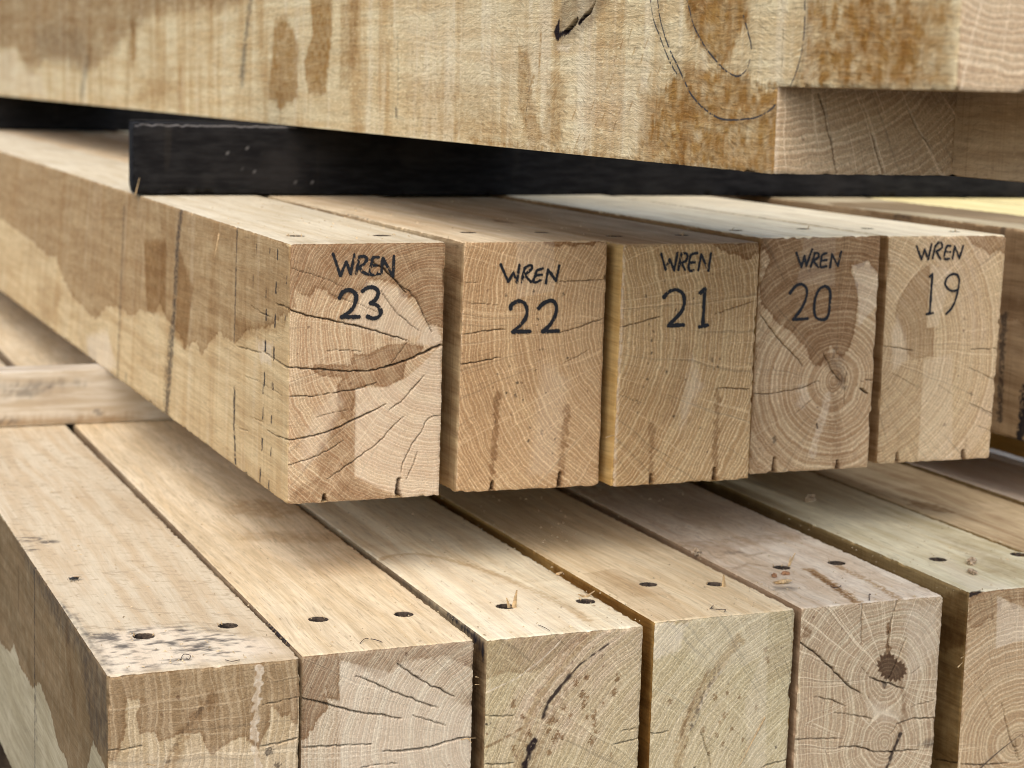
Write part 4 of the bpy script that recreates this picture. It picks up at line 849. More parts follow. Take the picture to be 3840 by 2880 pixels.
mE = dict(front=[
    R_('rot', 'm4', [(560, 1088), (578, 1094), (570, 1064), (592, 1072), (584, 1030), (606, 1046), (614, 1018), (626, 1036), (640, 1016), (650, 1040), (664, 1036), (664, 1062), (682, 1056), (686, 1076), (704, 1066), (708, 1086), (724, 1084), (722, 1104), (740, 1112), (726, 1124), (736, 1142), (714, 1146), (720, 1164), (700, 1162), (706, 1186), (686, 1172), (672, 1188), (660, 1168), (642, 1186), (632, 1166), (610, 1172), (612, 1152), (592, 1156), (596, 1134), (576, 1126), (584, 1108)], .55, .3, .5, .1), R_('ochre', 'm4', [(560, 1088), (578, 1094), (570, 1064), (592, 1072), (584, 1030), (606, 1046), (614, 1018), (626, 1036), (640, 1016), (650, 1040), (664, 1036), (664, 1062), (682, 1056), (686, 1076), (704, 1066), (708, 1086), (724, 1084), (722, 1104), (740, 1112), (726, 1124), (736, 1142), (714, 1146), (720, 1164), (700, 1162), (706, 1186), (686, 1172), (672, 1188), (660, 1168), (642, 1186), (632, 1166), (610, 1172), (612, 1152), (592, 1156), (596, 1134), (576, 1126), (584, 1108)], .6, .3, .5, .1), R_('stain', 'm4', [(560, 1088), (578, 1094), (570, 1064), (592, 1072), (584, 1030), (606, 1046), (614, 1018), (626, 1036), (640, 1016), (650, 1040), (664, 1036), (664, 1062), (682, 1056), (686, 1076), (704, 1066), (708, 1086), (724, 1084), (722, 1104), (740, 1112), (726, 1124), (736, 1142), (714, 1146), (720, 1164), (700, 1162), (706, 1186), (686, 1172), (672, 1188), (660, 1168), (642, 1186), (632, 1166), (610, 1172), (612, 1152), (592, 1156), (596, 1134), (576, 1126), (584, 1108)], .8, .3, .5), R_('rot', 'm4', [(595, 1190), (632, 1190), (612, 1226)], .7, .5, 1),
    S_('stain', 'm4', [(632, 865), (636, 950), (638, 1040)], 3.6, 1.2, .6, .1, 1.4), S_('stain', 'm4', [(700, 1180), (720, 1260), (715, 1400), (690, 1480), (650, 1580)], 4, .6, 1.8, .3),
    R_('pale', 'm4', [(720, 770), (900, 760), (900, 1000), (800, 1150), (745, 1180), (730, 950)], .4, 5, 4, .3), R_('pale', 'm4', [(520, 1290), (640, 1330), (700, 1380), (560, 1400)], .5, 6, 3), R_('stain', 'm4', [(165, 870), (215, 910), (200, 940), (165, 940)], .8, 2, 2),
    R_('rot', 'm4', [(800, 1530), (850, 1500), (890, 1495), (890, 1530), (840, 1545)], .6, 2, 2, .4),
    K_('m4', [(492, 725), (490, 800), (485, 850), (487, 975)], 1.3), K_('m4', [(690, 715), (660, 810), (640, 900), (636, 1000)], 1.3), K_('m4', [(130, 955), (250, 1040), (340, 1130), (420, 1210), (490, 1255)], 1.8, 6), K_('m4', [(730, 940), (690, 1060), (640, 1160), (610, 1200)], .9),
    K_('m4', [(540, 1160), (580, 1180), (650, 1200), (720, 1225)], 1.7), K_('m4', [(230, 1265), (320, 1285), (400, 1318)], 1.0), K_('m4', [(335, 1355), (450, 1368), (545, 1392)], 1.0), K_('m4', [(680, 1415), (760, 1390), (900, 1385)], 1.6, 6), K_('m4', [(105, 1507), (250, 1497), (380, 1497)], 1.1),
    K_('m4', [(360, 1542), (460, 1540), (560, 1570), (650, 1570), (800, 1558)], 1.9, 6), S_('rot', 'm4', [(700, 1470), (665, 1550), (610, 1700)], 2.8, .9, 1, .3), K_('m4', [(480, 1100), (530, 1160), (560, 1170)], .6), K_('m4', [(760, 1140), (815, 1100)], .6), K_('m4', [(640, 1480), (690, 1410)], .7), K_('m4', [(760, 1320), (880, 1290)], .5)],
    top=[S_('ochre', 'm4', [(190, 565), (280, 620), (380, 690), (450, 740)], 9, .85, 3, .3), S_('stain', 'm4', [(210, 580), (300, 640), (440, 740)], 5, .9, 2, .4), S_('ochre', 'm4', [(330, 530), (420, 580), (560, 650), (680, 722)], 7, .7, 3, .4), K_('m4', [(400, 690), (470, 735), (494, 748)], .9), K_('m4', [(560, 640), (640, 700), (690, 728)], .9),
         R_('stain', 'm3', [(380, 180), (480, 150), (900, 100), (1300, 90), (1300, 130), (900, 180), (600, 300), (440, 200)], .45, 8, 8, .6), S_('stain', 'm3', [(740, 170), (900, 240), (1000, 220)], 5, .5, 3, .4), S_('stain', 'm3', [(800, 330), (900, 290), (1020, 310)], 4, .5, 3, .4), S_('ink', 'm3', [(780, 220), (830, 215)], 9, .35, 4, .4), R_('ink', 'm3', [(1060, 440), (1240, 450), (1200, 480), (1080, 470)], .4, 4, 4, .7)])
eE = eg('leaf stained', base=(206, 182, 150), late=(172, 140, 110), tint=(204, 182, 154), spacing=3.6, contrast=.85, rays=.85, seed=61.3, saw=.15, rayk=30)
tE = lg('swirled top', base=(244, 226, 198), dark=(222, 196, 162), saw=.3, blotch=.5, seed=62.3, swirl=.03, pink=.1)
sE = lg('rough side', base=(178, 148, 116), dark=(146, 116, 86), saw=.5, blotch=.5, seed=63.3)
bE, oE = timber('oak_beam', [(.8616, zb), (1.0085, zb), (1.0093, ZL), (.8618, ZL)], 1.3870, 4.9, (eE, tE, sE), 45, (3322, 2545), (.022, .022), mE,
                [('m4', 45, 555, 7.8), ('m4', 345, 530, 8)], second=(3318, 2790), label='oak beam in the lower row whose end carries a dark brown leaf-shaped stain', group=GL)
mF = dict(front=[
    R_('stain', 'n', [(755, 150), (1240, 110), (1240, 285), (1190, 270), (1165, 300), (1140, 318), (1115, 280), (1100, 230), (1040, 205), (1020, 320), (985, 330), (960, 400), (930, 380), (900, 400), (860, 455), (755, 470)], .75, .5, 1.6, .3),
    R_('pale', 'n', [(1000, 200), (1030, 205), (1090, 240), (1240, 300), (1240, 560), (1110, 600), (985, 645)], .55, .6, 1, .2), S_('rot', 'n', [(768, 180), (850, 158)], 4, .95, .5),
    S_('stain', 'n', [(745, 300), (735, 600), (690, 900), (690, 1300)], 2.4, .6, .8, .5), K_('n', [(1040, 1100), (1070, 1250), (1110, 1400), (1150, 1500), (1165, 1580)], 1.1), K_('n', [(1150, 1380), (1165, 1500), (1190, 1620)], .9), K_('n', [(690, 1625), (850, 1638), (1100, 1615)], 1.4), K_('n', [(850, 960), (910, 1120), (960, 1260)], .5)],
    left=[R_('stain', 'n', [(400, 200), (760, 150), (760, 480), (740, 590), (620, 650), (400, 640)], .75, 3, 4, .3), R_('ochre', 'n', [(400, 600), (740, 300), (770, 480), (740, 1659), (440, 1700)], .55, 8, 6, .4), K_('n', [(470, 1590), (560, 1600), (700, 1630)], 1.2)],
    top=[R_('pale', 'm4', [(850, 480), (1000, 620), (1100, 700), (1400, 680), (1150, 620), (950, 500)], .5, 6, 4), R_('stain', 'm4', [(880, 370), (1100, 430), (1380, 560), (1380, 620), (1200, 600), (1000, 440)], .35, 9, 6, .7), R_('rot', 'm4', [(1070, 690), (1140, 682), (1100, 700)], .9, .6, 1)])
eF = eg('ringed', base=(206, 176, 138), late=(176, 140, 104), tint=(204, 176, 144), spacing=4.6, contrast=.8, rays=.6, seed=71.3, saw=.1, rayk=26)
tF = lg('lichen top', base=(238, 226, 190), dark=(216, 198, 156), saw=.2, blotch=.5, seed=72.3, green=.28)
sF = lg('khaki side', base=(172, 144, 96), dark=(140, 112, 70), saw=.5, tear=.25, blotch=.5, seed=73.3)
bF, oF = timber('oak_beam', [(1.0383, zb), (1.1790, zb), (1.1795, ZL), (1.0385, ZL)], 1.3896, 4.9, (eF, tF, sF), 46, (3812, 2790), (.022, .022), mF,
                [('m4', 905, 510, 8), ('m4', 1352, 483, 8)], label='greenish-topped oak beam at the right corner of the lower row', group=GL)
tG = lg('brown top', base=(206, 182, 142), dark=(172, 142, 104), saw=.2, blotch=.7, seed=81.3)  # brown is this beam top's own tone
mG = dict(top=[R_('stain', 'm4', [(720, 170), (900, 210), (1010, 260), (900, 250), (760, 210)], .8, 5, 6, .4), R_('stain', 'm4', [(1000, 240), (1380, 300), (1380, 340), (1050, 290)], .2, 12, 6, .5)])
timber('oak_beam', [(1.1850, zb), (1.3200, zb), (1.3200, ZL), (1.1850, ZL)], 1.3950, 4.9, (eF, tG, sF), 47, (4200, 2790), (.016, .016), mG, label='brown-topped oak beam under the WREN 19 end, its own end out of the picture', group=GL)
tI = lg('white top', base=(238, 222, 202), dark=(228, 208, 184), saw=.1, blotch=.2, seed=82.3)
timber('oak_beam', [(1.3330, zb), (1.4790, zb), (1.4790, ZL), (1.3330, ZL)], 1.4000, 4.9, (eF, tI, sF), 48, (4500, 2790), (.012, .012), {}, label='whitish-topped oak beam at the far right of the lower row', group=GL)
box_mesh('timber_packer', (1.4950, 1.45, ZL + .0005), (1.6, 4.2, -.372), long_grain('packer face', base=(200, 158, 92), dark=(176, 132, 70), saw=.1, blotch=.3, seed=84.0), 84, 'ochre-coloured packer lying lengthwise beside the whitish-topped beam', 'packer')

# ---- spacers and bearers --------------------------------------------------------------------------
spm = simple_mat('spacer wood', (214, 188, 146), .8, .22, 30, .3, .25, (.25, 1, 1), (196, 160, 112))
g = NG('spacer oak'); mk = g.masks(); ob = g.node("ShaderNodeTexCoord").outputs['Object']
n1 = g.noise(g.vmul(ob, (.12, 1, 1)), 90.0, 4.0, .6); n2 = g.noise(ob, 14.0, 3.0, .6)
c = g.mix(g.ramp(n1, .35, .65), srgb(206, 194, 172), srgb(182, 164, 136)); c = g.mix(g.math('MULTIPLY', g.ramp(n2, .5, .7), .4), c, srgb(168, 148, 122))
spm = g.finish(wood_masks(g, c, mk), .8, n1, .4, .0006)
box_mesh('spacer_batten', (.16, 2.4246, ZL + .0004), (1.30, 2.4770, Z0 - .0006), spm, 91, 'pale oak batten on the lower row, propping up the numbered beams', 'batten', 'battens between the rows', step=4,
         marks=[R_('ink', 'f', [(0, 1450), (60, 1435), (210, 1432), (320, 1436), (220, 1452), (130, 1490), (0, 1492)], .45, 6, 6, .85), R_('ochre', 'f', [(-60, 1570), (400, 1560), (640, 1575), (640, 1615), (-60, 1615)], .55, 8, 6, .3), dots('ink', 'f', [(365, 1545)], 8, .5), S_('ink', 'f', [(0, 1582), (60, 1578)], 6, .5, 3, .6)])
box_mesh('spacer_batten', (.30, 4.70, ZL + .0004), (1.5, 4.76, Z0 - .0006), spm, 92, 'oak batten hidden deep between the two rows of beams', 'batten', 'battens between the rows', step=12)
g = NG('black timber'); ob = g.node("ShaderNodeTexCoord").outputs['Object']
n1 = g.noise(g.vmul(ob, (.2, 1, 1)), 120.0, 4.0, .65); n2 = g.noise(ob, 60.0, 2.0, .5); n3 = g.noise(ob, 9.0, 3.0, .6); n4 = g.noise(g.vmul(ob, (1, 1, .12)), 38.0, 2.0, .5)
c = g.mix(g.ramp(n1, .35, .7), srgb(22, 21, 21), srgb(38, 37, 36)); c = g.mix(g.math('MULTIPLY', g.ramp(n3, .5, .7), .5), c, srgb(48, 45, 42))
c = g.mix(g.math('MULTIPLY', g.ramp(n2, .80, .84), .6), c, srgb(150, 145, 138)); c = g.mix(g.math('MULTIPLY', g.ramp(n4, .64, .74), .04), c, srgb(112, 98, 76))
mk = g.masks(); c = g.mix(mk['pale'], c, srgb(190, 184, 178))
blk = g.finish(c, .85, n1, .8, .0015, .08)
ZB = -.0540
def bearer(name, x0, y0, x1, dep, seed, label, wear=.003):
    return box_mesh(name, (x0, y0, ZT + .0012), (x1, y0 + dep, ZB), blk, seed, label, 'bearer', 'black bearers', step=3.0, wear=wear,
                    marks=[S_('pale', 'f', [(490, 457), (700, 462), (900, 466), (1110, 472)], 1.4, .4, 1.2), dots('pale', 'f', [(925, 557), (978, 579), (957, 648), (1105, 683), (855, 572), (905, 632), (1170, 680)], 1.5, .35),])
bb = bearer('black_bearer', .4570, 2.2496, 2.30, .0960, 93, 'black painted bearer with a worn white top edge, across the numbered beams')
for v_ in bb.data.vertices:
    if v_.co.x < .02: v_.co.x += .16 * v_.co.y
bearer('black_bearer', .30, 4.78, 2.30, .10, 94, 'second black bearer in the dark further back on the numbered beams')
brm = simple_mat('ground bearer wood', (96, 80, 62), .85, .4, 40, .5, .2, (1, .2, 1))
for y, s_, lb in ((2.0, 95, 'front bearer on the ground under the whole stack'), (4.6, 96, 'rear bearer on the ground under the whole stack')):
    box_mesh('ground_bearer', (.1, y, -H + .0005), (1.7, y + .12, zb - .0006), brm, s_, 'brown timber ' + lb, 'bearer', 'ground bearers', step=15)

# ---- the big notched beam on top ------------------------------------------------------------------
YS, YE, X0, X1, XN, ZU, ZH = 1.114, .9160, .6530, .955, .7960, .0040, .215
YB = 5.6
mT = [
    R_('ochre', 'c2', [(-150, 620), (-60, 500), (90, 420), (300, 450), (560, 560), (645, 565), (635, 1130), (-100, 1060), (-200, 900)], .85, 5, 6, .55), R_('ochre', 'c2', [(30, -100), (440, -100), (440, 120), (380, 220), (320, 420), (180, 380), (60, 180)], .9, 4, 5, .4),
    R_('ochre', 'c2', [(830, -60), (1500, -60), (1560, 300), (1500, 580), (760, 562), (800, 430)], .85, 10, 8, .8), R_('ochre', 'c2', [(1250, 100), (1560, 80), (1560, 560), (1200, 560)], .9, 9, 8, .6), R_('ochre', 'c2', [(1500, -50), (1760, -50), (1745, 576), (1520, 570)], .7, 8, 5, .7),
    R_('ochre', 'c2', [(-250, 820), (640, 880), (625, 1125), (-300, 1060)], .6, 9, 6, .7),
    R_('ochre', 'c0', [(1730, 300), (1740, 120), (1820, 100), (1900, 300), (1890, 620), (1780, 700), (1700, 620)], .8, 4, 4, .5), R_('ochre', 'c0', [(1960, -50), (2120, -50), (2100, 300), (2070, 600), (1960, 600), (1930, 400), (1990, 200)], .85, 4, 4, .4),
    R_('ochre', 'c1', [(1135, 305), (1200, 310), (1215, 560), (1260, 780), (1400, 960), (1200, 900), (1130, 700)], .6, 5, 4, .5), R_('ochre', 'c1', [(1330, 470), (1450, 500), (1400, 940), (1290, 900)], .5, 8, 5, .6), R_('ochre', 'c1', [(1900, 560), (2080, 600), (2060, 1030), (1920, 1010)], .5, 5, 4, .5), R_('ochre', 'c1', [(0, 0), (120, 0), (110, 320), (60, 560), (0, 560)], .55, 6, 4, .6), R_('ochre', 'c1', [(420, 430), (900, 560), (1100, 900), (400, 860)], .35, 20, 8, .7), R_('ochre', 'c1', [(820, 870), (1500, 960), (2100, 1030), (2100, 1060), (820, 920)], .7, 4, 4, .7),
    S_('ink', 'c0', [(1600, -40), (1575, 100), (1560, 260), (1545, 400), (1540, 520)], 12, .62, 6, .45), S_('ink', 'c0', [(1550, 320), (1535, 500)], 16, .6, 6, .4), S_('ink', 'c1', [(366, 200), (370, 480), (362, 780)], 2.5, .45, 1.5, .6), S_('ink', 'c1', [(355, 700), (357, 740)], 4, .6, 1.5),
    R_('stain', 'z0', [(-300, 500), (150, 430), (210, 600), (280, 660), (400, 560), (600, 560), (760, 640), (900, 600), (1100, 400), (1250, 260), (1400, 130), (1700, 90), (2150, 60), (2260, -60), (-300, -300)], .8, 14, 10, .4), R_('ink', 'z0', [(300, 300), (520, 200), (760, 380), (820, 560), (500, 560), (320, 460)], .22, 30, 10, .5),
    S_('ink', 'z0', [(800, 560), (760, 760), (745, 860)], 22, .42, 12), S_('ochre', 'z0', [(1215, 280), (1215, 480)], 34, .8, 14), S_('ochre', 'z0', [(1180, 420), (1165, 850), (1160, 950)], 16, .6, 10), S_('ochre', 'z0', [(915, 660), (925, 920)], 20, .55, 12), R_('ochre', 'z0', [(1270, 740), (1600, 650), (1680, 1000), (1260, 960)], .45, 16, 14, .7), S_('ochre', 'z0', [(1540, 650), (1545, 900)], 12, .5, 8), S_('ochre', 'z0', [(1650, 640), (1640, 1010)], 12, .45, 8), S_('ochre', 'z0', [(1840, 640), (1840, 1020)], 10, .35, 6),
    R_('pale', 'z0', [(-200, 560), (130, 440), (210, 640), (370, 690), (420, 900), (-200, 840)], .35, 12, 8), R_('pale', 'c1', [(400, 20), (1300, 100), (1300, 500), (1000, 700), (450, 700)], .22, 40, 12, .6), R_('pale', 'c1', [(1440, 330), (2000, 430), (1960, 900), (1500, 850)], .28, 30, 12, .6),
    R_('ink', 'c1', [(1350, 230), (1400, 80), (1420, -60), (1740, -60), (1650, 100), (1560, 190), (1440, 260)], .25, 5, 4, .5), R_('stain', 'c1', [(1345, 230), (1400, 100), (1430, -60), (1740, -60), (1600, 180), (1450, 290), (1380, 290)], .45, 7, 4, .4), R_('rot', 'c1', [(1352, 205), (1398, 118), (1400, 200), (1450, 200), (1385, 262)], 1.0, 1.0, 1.5), R_('pale', 'c1', [(1380, 290), (1480, 280), (1450, 340), (1390, 320)], .6, 3, 2),
    S_('rot', 'c1', [(1428, 212), (1470, 178), (1507, 125)], 4.5, 1.0, .8), S_('rot', 'c1', [(1522, 150), (1560, 102), (1600, 68)], 3.0, 1.0, .7), crack('c1', [(1425, 215), (1470, 175), (1512, 118)], 6.5, 9), crack('c1', [(1520, 152), (1560, 100), (1600, 70), (1622, 10), (1630, -30)], 4.5, 8), S_('ochre', 'c1', [(1280, 200), (1272, 380), (1265, 460)], 2.5, .7, 1.2, .5), S_('ochre', 'c1', [(1235, 480), (1205, 600), (1185, 700), (1180, 780)], 4.5, .7, 2, .6), S_('rot', 'c1', [(1205, 560), (1190, 680), (1182, 770)], 1.4, .8, .8, .7),
    crack('c2', [(664, 140), (655, 300), (648, 566)], .7, 1), crack('c2', [(540, 560), (640, 563), (740, 562)], .8, 2)]
for i, (x, y, d_) in enumerate([(1500, 700, 60), (1525, 860, 90), (1560, 880, 60), (1620, 640, 60), (1700, 560, 40), (1740, 480, 50), (1640, 760, 70), (1690, 710, 60), (1790, 690, 50), (1860, 650, 50), (1760, 770, 60), (1800, 260, 50), (1860, 180, 60), (1880, 300, 45), (1930, 350, 50), (1960, 250, 60), (1760, 350, 40), (1910, 540, 60), (1980, 460, 50), (2040, 420, 50)]):
    mT.append(S_('ochre', 'c1', [(x, y), (x - d_ * .35, y + d_)], 1.3, .6, .7, .3))
orgT = np.array([X0, YE, ZB + .0004]); ZBt = ZB + .0004
wT = .0011
ms = Mesh(orgT, 77, [((X0, YS, ZBt), (X0, YB, ZBt), (.6, 0, .6), wT), ((X0, YE, ZU), (X0, YS, ZU), (.6, 0, .6), wT), ((X0, YS, ZBt), (X0, YS, ZU), (.6, .6, 0), wT), ((X0, YE, ZU), (X0, YE, ZH), (.6, .6, 0), wT),
                      ((X0, YE, ZU), (X1, YE, ZU), (0, .6, .6), wT), ((X0, YS, ZBt), (XN, YS, ZBt), (0, .6, .6), wT), ((XN, YE, ZBt), (XN, YS, ZBt), (.6, 0, .6), wT), ((XN, YS, ZBt), (XN, YS, ZU), (-.5, .6, 0), wT * .7)])
t = np.unique(np.r_[YE + lengths(YB - YE, .75, .001, 1.01), YS]); zz = np.unique(np.r_[np.linspace(ZBt, ZU, 60), np.linspace(ZU, .13, 126), np.linspace(.13, ZH, 20)])
yy, z_ = np.meshgrid(t, zz); P = np.stack([yy * 0 + X0, yy, z_], -1)
P[..., 0] += -.0085 * np.maximum(0, yy - YS)
plT = Plane((X0, YE, ZBt), (-.0085, 1, 0), (0, 0, 1))
M, disp = apply_marks(plT, (yy - YE) * 1000, (z_ - ZBt) * 1000, mT, 700)
a_, b_ = (yy - YE) * 1000, (z_ - ZBt) * 1000
P[..., 0] += disp / 1000 + (fbm(a_ / 9, b_ / 2.2, 5, 2) - .5) * .0006 + (vn(a_ / 1.6, b_ / 30, 6) - .5) * .00015
keep = ~((yy[1:, 1:] <= YS + 1e-6) & (z_[1:, 1:] <= ZU + 1e-6))
ms.grid(P, 1, M, None, keep, True)
plS = Plane((X0, YS, ZBt), (1, 0, 0), (0, 0, 1))
def endpatch(x0, x1, y, z0, z1, marks, pith, seed, step=.8, ex=1.0):
    nu, nv = int((x1 - x0) * 1000 / step) + 2, int((z1 - z0) * 1000 / step) + 2
    x, z = np.meshgrid(np.linspace(x0, x1, nu), np.linspace(z0, z1, nv)); P = np.stack([x, x * 0 + y, z], -1)
    pl = Plane((x0, y, z0), (1, 0, 0), (0, 0, 1)); A, B = (x - x0) * 1000, (z - z0) * 1000
    rr, arc, G = ringfield(A, B, pl.mm(*pith), seed, None, ex); M, disp = apply_marks(pl, A, B, marks, seed, (rr, arc)); P[..., 1] += disp / 1000
    ms.grid(P, 0, M, G)
endpatch(X0, XN, YS, ZBt, ZU, [K_('c2', [(900, 590), (945, 740), (985, 920), (1025, 1125)], 1.1), K_('c2', [(1240, 850), (1280, 980), (1320, 1120)], 1.0), K_('c2', [(1470, 690), (1540, 830), (1625, 950)], .7), R_('stain', 'c2', [(640, 555), (1790, 575), (1790, 680), (1400, 640), (640, 610)], .3, 5, 4, .4), S_('pale', 'c2', [(640, 570), (628, 1110)], 3, .4, 1, .5)], (2969, -420), 71)
endpatch(X0, X1, YE, ZU, ZH, [R_('stain', 'c2', [(1760, -100), (1810, -100), (1800, 600), (1740, 600)], .4, 1.5, 1)], (3900, -900), 72)
endpatch(XN, X1, YE, ZBt, ZU - 0, [], (3900, -900), 73)
def q4(a, b, c_, d_, mi, n=(40, 40), flip=False):
    a, b, c_, d_ = map(lambda v: np.array(v, float), (a, b, c_, d_)); u, v = np.meshgrid(np.linspace(0, 1, n[0]), np.linspace(0, 1, n[1])); u = u[..., None]; v = v[..., None]
    ms.grid((1 - u) * (1 - v) * a + u * (1 - v) * b + u * v * c_ + (1 - u) * v * d_, mi, None, None, None, flip)
dxB = -.0085 * (YB - YS)
q4((X0, YE, ZU), (XN, YE, ZU), (XN, YS, ZU), (X0, YS, ZU), 2, (60, 80), True)                       # underside of the tongue
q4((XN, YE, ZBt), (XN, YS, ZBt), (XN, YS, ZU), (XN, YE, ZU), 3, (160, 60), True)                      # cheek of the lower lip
q4((XN, YE, ZBt), (X1, YE, ZBt), (X1, YS, ZBt), (XN, YS, ZBt), 2, (40, 60), True)
q4((X0, YS, ZBt), (X1, YS, ZBt), (X1 + dxB, YB, ZBt), (X0 + dxB, YB, ZBt), 2, (40, 200), True)
q4((X1, YE, ZBt), (X1 + dxB, YB, ZBt), (X1 + dxB, YB, ZH), (X1, YE, ZH), 1, (200, 30))
q4((X0, YE, ZH), (X1, YE, ZH), (X1 + dxB, YB, ZH), (X0 + dxB, YB, ZH), 2, (30, 200))
q4((X0 + dxB, YB, ZBt), (X1 + dxB, YB, ZBt), (X1 + dxB, YB, ZH), (X0 + dxB, YB, ZH), 0, (12, 12), True)
eT = eg('shoulder', base=(208, 182, 150), late=(182, 150, 118), tint=(204, 176, 144), spacing=4.8, contrast=.75, rays=.75, seed=91.3, saw=.15, rayk=52)  # end colour raised to make up for light lost under the tongue
sT = long_grain('oak face torn', base=(228, 206, 162), dark=(212, 182, 134), saw=.12, tear=1.0, blotch=.25, seed=92.3, band=.65)
uT = long_grain('oak face under', base=(190, 160, 120), dark=(160, 130, 92), saw=.5, blotch=.5, seed=93.3)
cT = long_grain('oak face cheek', base=(206, 176, 138), dark=(182, 150, 112), saw=.5, tear=.6, blotch=.4, seed=94.3)  # cheek colour lightened to offset shade in the shoulder recess
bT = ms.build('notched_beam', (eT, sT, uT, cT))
tag(bT, 'large rough-sawn oak beam on top with notched end, brown streaks and pencil loops', 'beam', None, 'thing')
lf = np.array([-.0016, 0, 0])
for k, (cr, st, wd, ds) in enumerate((
    ('c2', [[(68, -20), (90, 60), (120, 170), (190, 300), (270, 400), (320, 450), (390, 487), (440, 462), (472, 400), (485, 300), (465, 210), (435, 100)]], 1.5, .22),
    ('c2', [[(825, -30), (826, 150), (812, 300), (790, 400), (765, 480), (735, 552)]], 1.5, .2),
    ('c1', [[(2000, -20), (2020, 120), (2060, 230), (2110, 360), (2150, 440), (2170, 470)]], 1.5, .2),
    ('c1', [[(2045, -20), (2060, 100), (2090, 220), (2130, 330), (2170, 410), (2212, 500), (2260, 600), (2340, 690), (2430, 750), (2500, 765), (2590, 762), (2680, 748), (2760, 706), (2798, 672)]], 1.6, .2))):
    inked('pencil_loop', bT, orgT, plT, cr, st, wd, MAT['pencil'], lf, cell=.3, dry=.2, seed=300 + k * 9, dash=ds)

# ---- loose bits ------------------------------------------------------------------------------------
def at_top(crop, x, y, z):
    x0, y0, k = CROPS[crop]; r = ray(x0 + x * k, y0 + y * k); return r * (z / r[2])
def whisker(name, parent, org, P, d, L, w_, seed, mat=None): return splinter(parent, np.array(P) - org, d, L, w_, seed, mat, name)
plF = lambda o_: Plane(o_, (1, 0, 0), (0, 0, 1))
def onface(o_, crop, x, y):
    x0, y0, k = CROPS[crop]; r = ray(x0 + x * k, y0 + y * k); return r * (o_[1] / r[1])
def between(parent, o_, crop, a, b, w_, seed, off=.0015):
    A_, B_ = onface(o_, crop, *a), onface(o_, crop, *b); A_[1] -= off; B_[1] -= off; return whisker('splinter', parent, o_, A_, B_ - A_, np.linalg.norm(B_ - A_), w_, seed)
between(bD, oD, 'm3', (1012, 1318), (832, 1655), .0016, 1, .001)
between(bC, oC, 'm1', (1418, 1105), (1440, 1110), .0012, 2); between(bC, oC, 'm1', (1415, 1152), (1447, 1154), .0009, 3); between(bB, oB, 'm1', (1330, 1485), (1412, 1465), .0012, 4); between(bB, oB, 'm1', (1370, 1475), (1395, 1500), .0012, 5)
between(bF, oF, 'n', (655, 798), (698, 752), .0013, 6); between(bF, oF, 'n', (680, 720), (708, 703), .0010, 7); between(bA, oA, 'k4', (885, 1630), (940, 1645), .0014, 8); between(b21, o21, 'k2', (388, 1284), (440, 1266), .0012, 9)
P = ray(770, 1748 / 1.0 * 1.0) if False else None
pS = np.array([.4590, 1.84, -.150]); whisker('splinter', b23, o23, pS, (-.25, -.2, -1), .024, .0014, 11); whisker('splinter', b23, o23, np.array([.4590, 2.24, -.137]), (.2, -.2, 1), .020, .0014, 12)
p = at_top('m1', 1655, 690, ZL); whisker('splinter', bC, oC, p, (.12, 0, 1), .016, .0045, 13); whisker('splinter', bC, oC, p + np.array([-.004, .001, 0]), (-.3, 0, 1), .010, .003, 14)
p = at_top('m4', 85, 548, ZL); whisker('splinter', bE, oE, p, (.6, .2, 1), .014, .003, 15); whisker('splinter', bE, oE, p, (.2, .1, 1), .010, .002, 16)
p = at_top('m3', 740, 445, ZL); whisker('splinter', bD, oD, p, (-.1, 0, 1), .012, .004, 17); p = at_top('m2', 840, 575, ZL); whisker('splinter', bC, oC, p, (.9, 0, .5), .010, .003, 18); whisker('splinter', bC, oC, p, (-.9, 0, .4), .008, .003, 19)

# straw lying against the corner beam's end
strm = simple_mat('dry stem', (96, 78, 58), .7, .3, 200, .2)
A_, B_ = onface(oF, 'n', 835, 1655), onface(oF, 'n', 1160, 1335); A_[1] -= .003; B_[1] -= .003
st_o = raw_mesh('dry_stem', [(0, 0, 0)], [], strm); bpy.data.objects.remove(st_o)
d_ = B_ - A_; L_ = np.linalg.norm(d_)
emp_org = A_
o = splinter(None, (0, 0, 0), d_, L_ * 1.0, .0017, 21, strm, 'dry_stem'); o.location = (A_[0], A_[1], A_[2] + H)
tag(o, 'thin dark dry stem slanting across the greenish-topped beam end', 'stem')

def chip(crop, x, y, z, s, seed, label, col=None, sq=(1, .6, .5)):
    rng = np.random.default_rng(seed); p = at_top(crop, x, y, z); V = []; F = []; nu, nv = 14, 8
    for i in range(nv):
        for j in range(nu):
            th = math.pi * i / (nv - 1); ph = 2 * math.pi * j / nu; rr = s * (.55 + .75 * rng.random())
            V.append((rr * math.sin(th) * math.cos(ph) * sq[0], rr * math.sin(th) * math.sin(ph) * sq[1], rr * math.cos(th) * sq[2] + s * .35))
    for i in range(nv - 1):
        for j in range(nu): F.append((i * nu + j, i * nu + (j + 1) % nu, (i + 1) * nu + (j + 1) % nu, (i + 1) * nu + j))
    o = raw_mesh('wood_chip', V, F, col or MAT['chip'], None, p); o.rotation_euler = (0, 0, rng.uniform(0, 3)); return tag(o, label, 'wood chip', 'torn chips on the lower row')
MAT['chip'] = simple_mat('chip wood', (204, 178, 144), .8, .3, 500, .5)
MAT['chip2'] = simple_mat('chip bark', (176, 130, 92), .8, .3, 500, .5)
chip('m4', 1090, 535, ZL, .0075, 1, 'fluffy pinkish chip beside the peg hole on the greenish-topped beam')
chip('m4', 1095, 590, ZL, .0065, 2, 'flat pinkish chip in front of the fluffy one on the greenish-topped beam', sq=(1.3, .5, .3))
